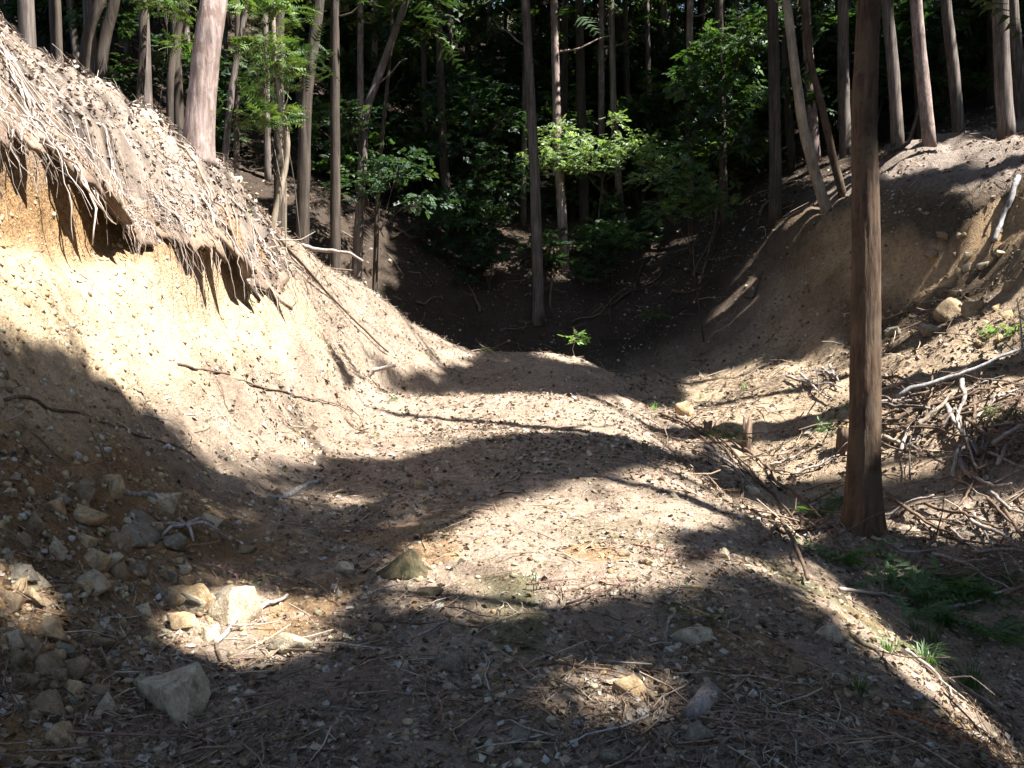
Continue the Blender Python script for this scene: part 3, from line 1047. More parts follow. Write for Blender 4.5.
def crown_points(n, z0, z1, R, r):
    t = r.random(n) ** .8
    z = z0 + (z1 - z0) * t
    rad = R * (1 - t ** 1.5) ** .8 * np.sqrt(r.random(n)) + .15
    th = r.random(n) * 2 * np.pi
    clump = .75 + .5 * (np.sin(th * 3 + z * 2.3) * .5 + .5)
    return np.stack([np.cos(th) * rad * clump, np.sin(th) * rad * clump, z], -1), th


def crown_mesh(name, n, z0, z1, R, base, gobo, size=(.55, .95), cols=CON_GREEN, axis=None, seed=0):
    r = np.random.default_rng(seed)
    P, th = crown_points(n, z0, z1, R, r)
    if axis is not None:
        P[:, :2] += axis(P[:, 2])
    out = np.stack([np.cos(th), np.sin(th), -.25 + .6 * (r.random(n) - .3)], -1)
    out += .5 * (r.random((n, 3)) - .5)
    out /= np.linalg.norm(out, axis=1, keepdims=True)
    s_ = size[0] + (size[1] - size[0]) * r.random(n)
    if gobo:  # leaves out fronds whose shadow would reach the lit patches
        W = P + base
        bad = shades_lit(W) | shades_lit(W + out * (s_ * .45)[:, None]) | shades_lit(W + out * (s_ * .9)[:, None])
        P, out, s_, th = P[~bad], out[~bad], s_[~bad], th[~bad]
    if len(P) < 4:
        return None
    n = len(P)
    up = np.tile([0, 0, 1.0], (n, 1)) + .9 * (r.random((n, 3)) - .5)
    b = np.cross(up, out)
    b /= np.linalg.norm(b, axis=1, keepdims=True)
    M = np.stack([out, b, np.cross(out, b)], -1)
    c = palette(n, cols, .3)
    h = n // 2
    V, T, C = merge([scatter(*FROND[0], P[:h], M[:h], s_[:h], c[:h]), scatter(*FROND[1], P[h:], M[h:], s_[h:], c[h:])])
    return make_mesh(name, V, T, False, C)


def trunk_mesh(name, P, r0, r1, k=12, flare=1.45, wob=.10, seed=0, limbs=(), n=30, relief=0):
    """P: way points relative to the base; limbs: (height fraction, direction xyz, length, radius)"""
    Q = even(P, n)
    f = np.linspace(0, 1, n)
    hh = np.linalg.norm(np.gradient(Q, axis=0), axis=1).cumsum()
    R = r0 + (r1 - r0) * f
    R = R * (1 + (flare - 1) * np.exp(-hh / (r0 * 2.2 + .02)))
    parts = [tube(Q, R, k, wob=wob, seed=seed)]
    if relief:
        V_, T_ = parts[0]
        m_ = n * k
        th = np.tile(np.arange(k) / k, n)
        zz = np.repeat(hh, k)
        wrap = np.minimum(th, 1 - th) * 2
        side = np.where(th < .5, 0, 57)
        f_ = (np.abs(vnoise(wrap * 14 + side, zz * 1.7 + 3)) * 1.2 + vnoise(wrap * 30 + side, zz * 4.5) * .5 + vnoise(wrap * 3 + side, zz * .8) * 1.0
              + 3.2 * np.maximum(np.cos(th * 2 * np.pi * 5 + 1), 0) * np.exp(-zz / .28))
        ctr = np.repeat(Q, k, axis=0)
        V_[:m_] = ctr + (V_[:m_] - ctr) * (1 + relief * f_[:, None])
        parts[0] = (V_, T_)
    for (fr, d, L, lr) in limbs:
        i = int(fr * (n - 1))
        d = np.array(d, float)
        d /= np.linalg.norm(d)
        q = np.random.default_rng(seed + i)
        m = 6
        pts = [Q[i] + d * L * t + np.array([0, 0, 1]) * .18 * L * t * t + q.normal(0, .03 * L, 3) * (t > 0) for t in np.linspace(0, 1, m)]
        parts.append(tube(resample(pts, 9), np.linspace(lr, lr * .3, 9), 5))
    return make_mesh(name, *merge(parts), True)


def near_limbs(n, lo, hi, L, r, seed):
    q = np.random.default_rng(seed)
    out = []
    for _ in range(n):
        a = q.random() * 2 * math.pi
        out.append((lo + (hi - lo) * q.random(), (math.cos(a), math.sin(a), .1 + .4 * q.random()), L * (.5 + q.random()), r * (.6 + .6 * q.random())))
    return out


TREE_XY = []


def plant_tree(name, waypx, Y, wpx, label, bark, h=16, crown=(8, 1.9), group=None, nfr=420, limbs=6, gobo=True, cols=CON_GREEN, seed=None, k=12, flare=1.25, wob=.1, relief=0, nseg=44):
    """a tree whose stem follows way points seen in the photograph, at its distance Y"""
    W = [at_depth(u, v, Y) for (u, v) in waypx]
    seed = seed if seed is not None else int(waypx[0][0] * 7 + Y)
    q = np.random.default_rng(seed)
    b = np.array([W[0][0], Y, 0])
    b[2] = float(H(b[0], b[1]))
    pts = [np.array([0, 0, -.12]), np.zeros(3)] + [w - b for w in W[1:]]
    pts = [pts[0]] + [p for i, p in enumerate(pts[1:]) if i == 0 or p[2] > .15]
    for p in pts[2:]:
        p[1] += q.normal(0, .05)
    d = pts[-1] - pts[-2]
    d = d / np.linalg.norm(d)
    d = d * .35 + np.array([0, 0, .65])
    d /= d[2]
    topz = pts[-1][2]
    if topz < h:
        m = 3
        for i in range(1, m + 1):
            zz = (h - topz) * i / m
            pts.append(pts[len(pts) - 1] + (d * (1 - .25 * i) + np.array([0, 0, .25 * i])) * ((h - topz) / m))
    r0 = wpx * Y / F_PX / 2
    t = empty(name, b)
    tag(t, label, 'tree', group)
    P = np.array(pts)
    obj('trunk', trunk_mesh('trunk', P, r0, max(r0 * .3, .012), k, flare, wob, seed, near_limbs(limbs, .35, .95, 1.0, r0 * .22, seed), n=nseg, relief=relief), bark, t)
    ax = lambda z: np.stack([np.interp(z, P[:, 2], P[:, 0]), np.interp(z, P[:, 2], P[:, 1])], -1)
    if crown:
        cm = crown_mesh('crown', nfr, crown[0], h + .4, crown[1], b, gobo, axis=ax, cols=cols, seed=seed)
        if cm:
            obj('crown', cm, NEEDLE, t)
    TREE_XY.append((b[0], b[1]))
    return t


# the tree beside the track
plant_tree('cedar_tree', [(862, 535), (866, 400), (868, 260), (866, 120), (869, 0)], 9.0, 33, 'tall brown cedar trunk standing on the slope right of the track', BARK_MAIN,
           h=10.5, crown=(5.5, 2.4), nfr=700, limbs=8, k=56, flare=1.4, wob=.02, relief=.10, nseg=260)
plant_tree('cedar_tree', [(197, 158), (202, 90), (209, 30), (213, 0)], 10.0, 26, 'thick sunlit grey-pink trunk at the top of the root-matted bank', BARK_PINK, h=17, crown=(7, 2.3), nfr=500, k=40, flare=1.3, wob=.02, relief=.09, nseg=200)
SAPLING = plant_tree('young_cypress', [(270, 190), (284, 168), (288, 140), (281, 100), (274, 50), (272, 5)], 11.0, 6.5, 'thin sunlit curved sapling stem with light green tufts beside the thick trunk', BARK_PALE, h=6.5, crown=(4.8, .6), nfr=40, limbs=0, k=8, cols=CON_LIGHT)

BENT = 'bent stems behind the left bank'
plant_tree('bent_tree', [(76, 60), (88, 30), (100, 8), (106, -10)], 11.5, 11, 'left of two close curved stems above the bank top left', BARK_DARK, h=11, crown=(6, 1.5), nfr=200)
plant_tree('bent_tree', [(90, 62), (103, 35), (112, 10), (117, -8)], 11.7, 12, 'right of two close curved stems above the bank top left', BARK_DARK, h=11, crown=(6, 1.5), nfr=200)
plant_tree('bent_tree', [(132, 76), (142, 55), (145, 30), (143, 0)], 12.2, 8, 'thin brown stem with a hooked foot left of the thick pink-grey trunk', BARK_DARK, h=11, crown=(6, 1.3), nfr=200)
plant_tree('cedar_tree', [(26, 25), (27, 0)], 10.6, 16, 'grey trunk nearest the upper left corner', BARK_GREY, h=14, crown=(7, 1.8), nfr=250)
plant_tree('cedar_tree', [(56, 45), (54, 0)], 12.0, 12, 'shaded straight trunk just right of the upper left corner trunk', BARK_DARK, h=14, crown=(7, 1.8), nfr=250)
plant_tree('bent_tree', [(168, 105), (172, 80), (176, 40), (186, 0)], 13.0, 8, 'dark slim stem just left of the thick pink-grey trunk', BARK_DARK, h=10, crown=(6, 1.3), nfr=180)
plant_tree('leaning_tree', [(220, 140), (232, 80), (245, 10)], 11.6, 7, 'slim stem leaning right behind the thick pink-grey trunk', BARK_GREY, h=9, crown=(5.5, 1.2), nfr=160)
plant_tree('cedar_tree', [(234, 150), (237, 60), (238, 0)], 13.5, 6, 'very thin upright stem between thick trunk and curved sapling', BARK_DARK, h=12, crown=(7, 1.2), nfr=180)
plant_tree('cedar_tree', [(277, 150), (279, 30), (279, 0)], 14.0, 11, 'shaded trunk directly behind the curved sapling', BARK_DARK, h=14, crown=(7, 1.6), nfr=220)
plant_tree('leaning_tree', [(300, 195), (306, 100), (319, 0)], 16.0, 14, 'dark trunk leaning slightly right beyond the curved sapling', BARK_DARK, h=14, crown=(7.5, 1.7), nfr=220)
plant_tree('cedar_tree', [(334, 215), (335, 100), (335, 0)], 17.0, 11, 'straight dark trunk right of the leaning dark trunk', BARK_DARK, h=15, crown=(8, 1.8), nfr=250)
plant_tree('forked_tree', [(352, 180), (365, 112), (384, 60), (407, 0)], 18.0, 11, 'slanting grey-brown trunk rising to the right at upper left centre', BARK_GREY, h=11, crown=(7, 1.8), nfr=200)
plant_tree('sapling', [(372, 250), (378, 180), (384, 120), (392, 40)], 18.5, 6, 'thin dark stem right below the slanting grey-brown trunk', BARK_DARK, h=9, crown=(6, 1.1), nfr=120)
plant_tree('cedar_tree', [(452, 225), (444, 165), (440, 60), (438, 0)], 24.5, 10, 'dark trunk leaning left on the leaf-strewn slope behind the spur', BARK_DARK, h=16, crown=(8, 2), nfr=250)
plant_tree('cedar_tree', [(539, 305), (535, 180), (530, 80), (525, 0)], 22.0, 12, 'lone grey-brown trunk rising from the dark hollow beyond the track end', BARK_GREY, h=17, crown=(8.5, 2), nfr=300, flare=1.7)
plant_tree('cedar_tree', [(563, 205), (564, 100), (565, 0)], 27.0, 9, 'left of two dark trunks behind the bright maple', BARK_DARK, h=17, crown=(9, 2), nfr=250)
plant_tree('cedar_tree', [(585, 225), (581, 100), (579, 0)], 26.5, 11, 'right of two dark trunks behind the bright maple', BARK_DARK, h=17, crown=(9, 2), nfr=250)
plant_tree('cedar_tree', [(667, 130), (666, 60), (664, 0)], 34.0, 7, 'slim trunk with a sunlit foot far up the slope right of the maple', BARK_PALE, h=17, crown=(9, 1.8), nfr=200)
plant_tree('cedar_tree', [(624, 110), (619, 50), (616, 0)], 38.0, 9, 'far dark trunk above the bright maple', BARK_DARK, h=17, crown=(9, 2), nfr=200)
plant_tree('cedar_tree', [(725, 195), (722, 90), (720, 0)], 23.5, 8, 'dim trunk among the dark leaves right of the maple', BARK_DARK, h=16, crown=(9, 2), nfr=220)
plant_tree('cedar_tree', [(776, 210), (775, 100), (773, 0)], 20.6, 13, 'straight dark trunk left of the bent pale stems', BARK_DARK, h=16, crown=(8.5, 2), nfr=300)
plant_tree('bent_tree', [(828, 222), (817, 180), (803, 130), (794, 70), (786, 0)], 18.4, 11, 'pale tan stem bent leftward near the top of the far bank', BARK_PALE, h=12, crown=(7.5, 1.6), nfr=220)
plant_tree('bent_tree', [(843, 214), (833, 160), (822, 110), (811, 60), (804, 0)], 18.9, 8, 'thinner brown bent stem just right of the pale tan one', BARK_MAIN, h=11, crown=(7.5, 1.4), nfr=180)
plant_tree('cedar_tree', [(792, 175), (786, 80), (783, 0)], 24.5, 9, 'dim trunk directly behind the pale tan bent stem', BARK_DARK, h=16, crown=(9, 1.9), nfr=220)
plant_tree('cedar_tree', [(815, 160), (811, 90), (806, 0)], 24.0, 11, 'straight trunk with a sunlit patch between the two bent stems', BARK_PINK, h=16, crown=(9, 1.9), nfr=220)
plant_tree('cedar_tree', [(846, 160), (843, 80), (841, 0)], 23.0, 12, 'shaded grey trunk just left of the tall foreground trunk', BARK_GREY, h=16, crown=(9, 1.9), nfr=250)
plant_tree('cedar_tree', [(898, 142), (893, 70), (888, 10)], 19.0, 12, 'sun-edged trunk just right of the tall foreground trunk', BARK_GREY, h=17, crown=(8.5, 2), nfr=350)
plant_tree('cedar_tree', [(930, 140), (922, 65), (914, 0)], 18.5, 13, 'brightest sunlit trunk on the upper right slope', BARK_PINK, h=17, crown=(8.5, 2), nfr=350)
plant_tree('cedar_tree', [(960, 130), (953, 60), (946, 0)], 20.5, 11.5, 'shaded grey-mauve trunk right of the brightest sunlit trunk', BARK_GREY, h=17, crown=(8.5, 2), nfr=350)
plant_tree('cedar_tree', [(1007, 142), (1003, 60), (999, 0)], 17.6, 16, 'thick shaded trunk nearest the upper right corner', BARK_GREY, h=17, crown=(8, 2.2), nfr=400)
plant_tree('cedar_tree', [(1022, 122), (1017, 60), (1012, 0)], 20.5, 11, 'trunk cut by the right edge behind the thick shaded one', BARK_GREY, h=17, crown=(8.5, 2), nfr=300)
plant_tree('cedar_tree', [(944, 112), (942, 50), (940, 0)], 25.5, 9, 'slim far trunk between bright and mauve trunks', BARK_DARK, h=17, crown=(9, 2), nfr=220)
plant_tree('cedar_tree', [(990, 105), (991, 50), (992, 0)], 26.0, 9, 'slim far trunk just left of the thick corner trunk', BARK_DARK, h=17, crown=(9, 2), nfr=220)

# unseen trees added right and behind, crowns trimmed to shape the track's shade
q = np.random.default_rng(21)
cand = []
GRID = [(x_, y_) for x_ in np.arange(3.2, 22, 2.2) for y_ in np.arange(-11, 22, 2.3) if (y_ < 1 or x_ > .6 * y_ + 1.0) and x_ - 2.2 < 14 + .0 * y_ + max(0, y_) * .35]
for X, Y in GRID:
    best = None
    for _ in range(160):
        x_, y_ = X + q.normal(0, .7), Y + q.normal(0, .7)
        if y_ > 1 and x_ < .6 * y_ + .8:
            continue
        zz = np.arange(0, 20, .12)
        n_ = shades_lit(np.stack([x_ + 0 * zz, y_ + 0 * zz, H(x_, y_) + zz], -1)).sum() + (40 if any((x_ - a) ** 2 + (y_ - b) ** 2 < 1 for a, b in cand) else 0)
        if best is None or n_ < best[0]:
            best = (n_, x_, y_)
    if best and best[0] < 34:
        cand.append(best[1:])
cand += [(8.5, 11.1), (9.6, 10.3), (10.3, 11.9), (11.6, 9.6)]  # extra unseen trees added to shade the dip and far mound
SHTR = [trunk_mesh('trunk', np.array([[0, 0, -.2], [.05, 0, 4], [.1, .05, 9], [.05, .1, 21.5]]), .18, .03, 12, 1.4, .1, i, near_limbs(14, .4, .95, 1.4, .035, i), n=26) for i in range(2)]
for i, (X, Y) in enumerate(cand):
    b = np.array([X, Y, float(H(X, Y))])
    zz = np.arange(0, 14, .3)
    t = empty('cedar_tree', b)
    tag(t, 'tall unseen cedar added off to the right to shade the track', 'tree', 'added cedars shading the track')
    obj('trunk', SHTR[i % 2], BARK_GREY, t)
    cm = crown_mesh('crown', 600, 6.0, 22.0, 2.6, b, True, size=(.55, 1.0), seed=100 + i)
    if cm:
        obj('crown', cm, NEEDLE, t)
    TREE_XY.append((X, Y))

# the plantation climbing the slope behind
TRV = []
for i in range(6):
    r0 = .085 + .012 * i
    bend = [(0, 0), (.15, .05), (-.2, .1), (.08, -.1), (.3, 0), (-.1, 0)][i]
    TRV.append(trunk_mesh('trunk', np.array([[0, 0, -.4], [0, 0, 0], [bend[0], bend[1], 3], [bend[0] * 1.3, bend[1], 8], [bend[0], 0, 16.5]]), r0, .03, 10, 1.5, .1, 50 + i, near_limbs(16, .3, .95, 1.2, .03, 50 + i), n=26))
CRV = [crown_mesh('crown', [400, 500, 640][i % 3], [7.5, 5.5, 2.0][i % 3], 17.2, [2.0, 2.1, 2.6][i % 3], np.zeros(3), False, seed=70 + i) for i in range(6)]
pts = []
q = np.random.default_rng(33)


def fill(n, fx, fy, dmin):
    k = 0
    for _ in range(20000):
        if k >= n:
            break
        Y = fy()
        X = fx(Y)
        if any((X - a) ** 2 + (Y - b) ** 2 < dmin ** 2 for a, b, _z in pts) or any((X - a) ** 2 + (Y - b) ** 2 < 1.5 ** 2 for a, b in TREE_XY):
            continue
        pts.append((X, Y, zone))
        k += 1


zone = 0
fill(190, lambda Y: (q.random() * 2 - 1) * (.66 * Y + 4), lambda: 23.5 + 30 * q.random() ** 1.05, 1.9)
zone = 1
fill(28, lambda Y: -5.5 - 11 * q.random(), lambda: 4 + 19 * q.random(), 1.7)
zone = 2
fill(75, lambda Y: (q.random() * 2 - 1) * (.64 * Y), lambda: 51 + 15 * q.random(), 1.7)
ZL = [('slim straight cedar trunk among many on the dark slope behind', 'slim cedars on the dark slope'),
      ('cedar trunk in the shaded wood above the left bank', 'cedars above the left bank'),
      ('distant cedar closing off the sky along the ridge', 'cedars on the far ridge')]
for i, (X, Y, zn) in enumerate(pts):
    t = empty('cedar_tree', (X, Y, float(H(X, Y))))
    tag(t, ZL[zn][0], 'tree', ZL[zn][1])
    t.rotation_euler = (q.normal(0, .03), q.normal(0, .03), q.random() * 6.28)
    s_ = .8 + .35 * q.random()
    t.scale = (s_, s_, s_)
    obj('trunk', TRV[i % 6], [BARK_GREY, BARK_DARK, BARK_GREY, BARK_PINK, BARK_DARK, BARK_GREY][i % 6], t)
    if zn == 0:
        ci = [0, 1, 3, 4][i % 4] if Y < 36 else [1, 2, 4, 5][i % 4]
    else:
        ci = [0, 3, 1, 4][i % 4] if zn == 1 else [2, 5][i % 2]
    obj('crown', CRV[ci], NEEDLE, t)

# the far wood behind the ridge, one dark mass of foliage
n = 5000
X = (q.random(n) * 2 - 1) * 50
Y = 67 + 6 * q.random(n)
P = np.stack([X, Y, H0(X, Y) + 15 * q.random(n) ** 1.2], -1)
th = q.random(n) * 6.28
o = obj('far_wood', make_mesh('far_wood', *(lambda r_: (r_[0], r_[1], False, r_[2]))(scatter(*FROND[0], P, basis_from(np.stack([q.normal(0, .5, n), -1 + 0 * X, q.normal(0, .5, n) + .4], -1) / 1.3, th), 1.2 + 1.2 * q.random(n), palette(n, CON_GREEN + [(.09, .15, .04)], .3)))), NEEDLE)
o['kind'] = 'stuff'
tag(o, 'far dark wood closing the view along the ridge', 'wood')

# ------------------------------------------------------------------ broadleaf shrubs and saplings
def spray_template(n=7, seed=0, lw=.2, llen=.42):
    """a flat leafy twig of unit length"""
    r = np.random.default_rng(seed)
    V, T = [], []
    def leaf(p, d, L, w):
        d = np.array(d) / np.linalg.norm(d)
        sd_ = np.array([-d[1], d[0], 0])
        k = len(V)
        p = np.array(p)
        V.extend([p, p + d * L * .45 + sd_ * w + [0, 0, .03], p + d * L + [0, 0, -.12 * L], p + d * L * .45 - sd_ * w + [0, 0, .03], p + d * L * .5])
        T.extend([[k, k + 4, k + 1], [k + 1, k + 4, k + 2], [k + 2, k + 4, k + 3], [k + 3, k + 4, k]])
    for i in range(n):
        t = .1 + .9 * i / (n - 1)
        sg = 1 if i % 2 else -1
        a = sg * (1.0 - .6 * t) + r.normal(0, .15)
        leaf([t * .75, 0, -.05 * t], [math.cos(a), math.sin(a), r.normal(0, .18)], llen * (.75 + .4 * r.random()), lw * llen * 1.1)
    return np.array(V), np.array(T)


SPRAYS = [spray_template(7, 1), spray_template(8, 2, .24, .36), spray_template(6, 3, .26, .5)]
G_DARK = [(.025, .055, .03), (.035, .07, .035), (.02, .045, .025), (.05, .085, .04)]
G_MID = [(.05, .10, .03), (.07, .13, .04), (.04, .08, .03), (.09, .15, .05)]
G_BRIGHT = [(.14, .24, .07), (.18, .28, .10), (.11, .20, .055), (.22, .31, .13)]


def leaves_at(centres, radii, n, size, cols, r, spr=SPRAYS, layered=.35, gobo=False, base=None):
    """sprays through a few ellipsoids, lying in loose tiers"""
    parts = []
    C = np.array(centres)
    R = np.array(radii)
    w = R[:, 0] * R[:, 2] + .01
    w = w / w.sum()
    for tv in spr:
        m = n // len(spr)
        i = r.choice(len(C), m, p=w)
        d = r.normal(0, 1, (m, 3))
        d /= np.linalg.norm(d, axis=1, keepdims=True)
        rad = r.random((m, 1)) ** .45
        L = d * rad
        if layered:
            L[:, 2] = np.round(L[:, 2] * 2.2) / 2.2 + .10 * r.normal(0, 1, m)
        P = C[i] + L * R[i]
        up = np.tile([0, 0, 1.0], (m, 1)) + .45 * r.normal(0, 1, (m, 3))
        up /= np.linalg.norm(up, axis=1, keepdims=True)
        out = d[:, :2]
        M = basis_from(up, np.arctan2(out[:, 1], out[:, 0]) + r.normal(0, .6, m))
        s_ = size * (.7 + .6 * r.random(m))
        if gobo:
            ok = ~shades_lit(P + base)
            P, M, s_ = P[ok], M[ok], s_[ok]
        parts.append(scatter(*tv, P, M, s_, palette(len(P), cols, .3)))
    return merge(parts)


def shrub(name, label, base_px, Y, clusters, n, size, cols, cat='shrub', bark=BARK_DARK, r0=.02, spr=SPRAYS, depth=.8, mat=LEAF, group=None, layered=.35):
    """clusters: (u, v, half width, half height in the photograph) at distance Y"""
    r = np.random.default_rng(int(base_px[0] * 3 + base_px[1]))
    b = at_depth(base_px[0], base_px[1], Y)
    b[2] = float(H(b[0], b[1]))
    k = Y / F_PX
    t = empty(name, b)
    tag(t, label, cat, group)
    cs, rs, stems = [], [], []
    cen = np.mean([at_depth(c_[0], c_[1], Y) for c_ in clusters], 0) - b
    stems.append(tube(even([np.array([0, 0, -.05]), cen * [.3, .3, .4] + r.normal(0, .05, 3), cen * [.8, .8, .85]], 14), np.linspace(r0, r0 * .5, 14), 7, wob=.2))
    for (u, v, hu, hv) in clusters:
        c = at_depth(u, v, Y + r.normal(0, .35)) - b
        cs.append(c)
        rs.append((hu * k, max(hu * k * depth, .1), hv * k))
        mid = cen * np.array([.8, .8, .55 + .3 * r.random()]) + r.normal(0, .03, 3)
        stems.append(tube(even([mid, (mid + c) / 2 + r.normal(0, .05, 3), c], 12), np.linspace(r0 * .5, r0 * .18, 12), 5, wob=.2))
        for _ in range(4):
            e_ = c + r.normal(0, .5, 3) * np.array(rs[-1])
            stems.append(tube(even([mid * .4 + c * .6, (c + e_) / 2 + [0, 0, .04], e_], 7), np.linspace(r0 * .4, r0 * .12, 7), 4))
    V, T, C = leaves_at(cs, rs, n, size, cols, r, spr, layered)
    obj('foliage', make_mesh('foliage', V, T, False, C), mat, t)
    obj('stem', make_mesh('stem', *merge(stems), True), bark, t)
    return t


shrub('maple', 'bright pale green maple catching the sun in front of the dark wood', (600, 250), 23.5,
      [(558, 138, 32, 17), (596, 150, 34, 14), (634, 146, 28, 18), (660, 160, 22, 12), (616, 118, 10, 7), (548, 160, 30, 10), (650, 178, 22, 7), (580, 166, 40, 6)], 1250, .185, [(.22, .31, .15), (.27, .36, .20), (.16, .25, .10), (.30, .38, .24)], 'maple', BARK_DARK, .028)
shrub('understory_tree', 'dark broadleaf sapling left of the bright maple', (470, 240), 25.0,
      [(470, 95, 42, 22), (430, 125, 40, 16), (500, 120, 40, 16), (455, 150, 48, 12), (510, 165, 36, 12), (495, 190, 34, 16)], 900, .27, G_DARK + [(.06, .11, .06)], 'sapling', BARK_DARK, .035)
shrub('understory_tree', 'dim leafy sapling beneath the slanting grey-brown trunk', (372, 285), 17.8,
      [(350, 118, 26, 16), (398, 165, 34, 20), (360, 185, 28, 14), (420, 200, 24, 10)], 380, .22, G_DARK + [(.05, .10, .05)], 'sapling', BARK_DARK, .025)
shrub('understory_tree', 'glossy dark leafed sapling right of the bright maple', (712, 240), 22.5,
      [(705, 75, 36, 16), (735, 45, 34, 14), (725, 105, 40, 18), (755, 92, 22, 14), (742, 140, 34, 16), (700, 125, 24, 12), (760, 20, 26, 14)], 900, .25, G_DARK + G_MID[:2], 'sapling', BARK_DARK, .03)
shrub('understory_tree', 'yellow-green shaded bush drooping at the left end of the far bank', (705, 300), 19.6,
      [(690, 190, 30, 20), (715, 205, 24, 14), (680, 170, 22, 14), (665, 210, 20, 12)], 420, .22, G_MID, 'bush', BARK_DARK, .02)
shrub('shrub', 'low green bush on the dark slope under the maple', (612, 252), 22.5, [(600, 232, 18, 10), (625, 238, 20, 10), (615, 222, 12, 7)], 200, .22, G_MID, r0=.012)
shrub('shrub', 'small isolated leafy sprig in the dark hollow right of centre', (655, 325), 20.0, [(655, 314, 13, 6)], 34, .17, G_MID, r0=.006)
shrub('shrub', 'young plant with large yellow-green leaves at the end of the track', (576, 352), 16.9, [(578, 338, 9, 7), (574, 330, 5, 4)], 15, .22, G_BRIGHT, 'plant', BARK_PALE, .005, layered=0)
shrub('shrub', 'tiny pale green seedling on the track end where the spur meets it', (485, 354), 17.0, [(485, 350, 5, 3)], 14, .10, G_BRIGHT, 'plant', BARK_PALE, .004)
shrub('shrub', 'leafy weed behind the broken stake right of the track', (732, 445), 10.4, [(730, 436, 14, 9)], 42, .10, G_MID, 'plant', r0=.004)
shrub('shrub', 'bright weeds in the sun at the right edge above the brushwood', (1003, 338), 12.6, [(1005, 330, 18, 8), (990, 338, 12, 5)], 60, .13, G_BRIGHT, 'plant', r0=.004)
shrub('shrub', 'small green weeds growing through the brushwood at the right edge', (1003, 420), 10.6, [(1003, 412, 18, 8)], 50, .11, G_MID, 'plant', r0=.004)
shrub('shrub', 'weed growing beside the foot of the foreground trunk on its left', (835, 440), 11.5, [(838, 412, 14, 14), (825, 425, 10, 8)], 60, .10, G_MID, 'plant', r0=.004)
def on_sapling(*a, **k):
    """a tuft that belongs to the curved sapling: its pieces become parts of that tree"""
    t = shrub(*a, **k)
    off = t.location - SAPLING.location
    for c in list(t.children):
        c.parent = SAPLING
        c.location = off
        c.name = 'foliage_tuft' if c.name.startswith('foliage') else 'twig'
    bpy.data.objects.remove(t)


CYS = [frond_template(7, .38, .2, 17, .15), frond_template(6, .45, .1, 18, .15)]
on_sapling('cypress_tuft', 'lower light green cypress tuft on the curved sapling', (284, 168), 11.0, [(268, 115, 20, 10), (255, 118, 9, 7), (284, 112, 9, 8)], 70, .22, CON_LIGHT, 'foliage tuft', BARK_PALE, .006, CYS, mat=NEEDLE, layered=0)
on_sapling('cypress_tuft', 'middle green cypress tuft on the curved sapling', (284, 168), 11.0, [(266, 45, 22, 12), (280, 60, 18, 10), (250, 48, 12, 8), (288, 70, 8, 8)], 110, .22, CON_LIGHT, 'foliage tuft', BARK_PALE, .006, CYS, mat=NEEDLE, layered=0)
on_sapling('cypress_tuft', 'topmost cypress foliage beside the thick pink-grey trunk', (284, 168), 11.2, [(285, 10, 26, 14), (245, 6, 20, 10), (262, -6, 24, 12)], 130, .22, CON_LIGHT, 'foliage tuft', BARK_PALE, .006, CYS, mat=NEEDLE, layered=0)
shrub('cypress_bush', 'green sprays left of the thick pink-grey trunk', (166, 90), 11.6, [(183, 42, 14, 7), (166, 5, 22, 10), (150, -4, 18, 10)], 90, .22, CON_LIGHT, 'bush', BARK_DARK, .008, CYS, mat=NEEDLE, layered=0)
shrub('cypress_bush', 'shaded cypress foliage behind the curved sapling', (300, 175), 13.4, [(262, 85, 24, 14), (310, 60, 14, 26), (250, 65, 16, 10)], 130, .26, CON_GREEN, 'bush', BARK_DARK, .012, CYS, mat=NEEDLE, layered=0)

# dense low growth under the plantation
UB = []
for i in range(5):
    r = np.random.default_rng(300 + i)
    cs = [(r.normal(0, .6), r.normal(0, .6), .5 + 1.9 * r.random()) for _ in range(7)]
    rs = [(.35 + .45 * r.random(), .35 + .45 * r.random(), .15 + .2 * r.random()) for _ in range(7)]
    V, T, C = leaves_at(cs, rs, 420, .34, (G_DARK + G_MID[:1]) if i < 3 else G_MID, r)
    st = []
    for c in cs:
        st.append(tube(even([(0, 0, -.2), (c[0] * .3, c[1] * .3, c[2] * .6), c], 9), np.linspace(.02, .006, 9), 5))
    UB.append((make_mesh('foliage', V, T, False, C), make_mesh('stem', *merge(st), True)))
q = np.random.default_rng(91)
spots = []
while len(spots) < 150:
    Y = 24 + 36 * q.random()
    X = (q.random() * 2 - 1) * (.62 * Y + 1)
    if Y < 27 and abs(X - 1) < 3.2:
        continue
    if X < -5 and q.random() < .65:
        continue
    spots.append((X, Y))
# bushes of the left hillside
while len(spots) < 153:
    X, Y = -5 - 6 * q.random(), 16 + 8 * q.random()
    spots.append((X, Y))
hollow = []
for _ in range(16):
    Y = 22.3 + 5 * q.random()
    hollow.append((-4.5 + 10.5 * q.random(), Y))
for X, Y in spots + hollow:
    i = int(q.integers(0, 5)) if (X, Y) not in hollow else int(q.integers(0, 3))
    t = empty('understory_shrub', (X, Y, float(H(X, Y))))
    tag(t, 'leafy undergrowth bush among the dark plantation trunks', 'bush', 'undergrowth of the dark wood')
    t.rotation_euler = (0, 0, q.random() * 6.28)
    s_ = (.35 + .4 * q.random()) if (X, Y) in hollow else (.8 + .9 * q.random()) if Y < 32 else (.6 + .7 * q.random())
    t.scale = (s_, s_, s_ * (.8 + .5 * q.random()))
    obj('foliage', UB[i][0], LEAF, t)
    obj('stem', UB[i][1], BARK_DARK, t)

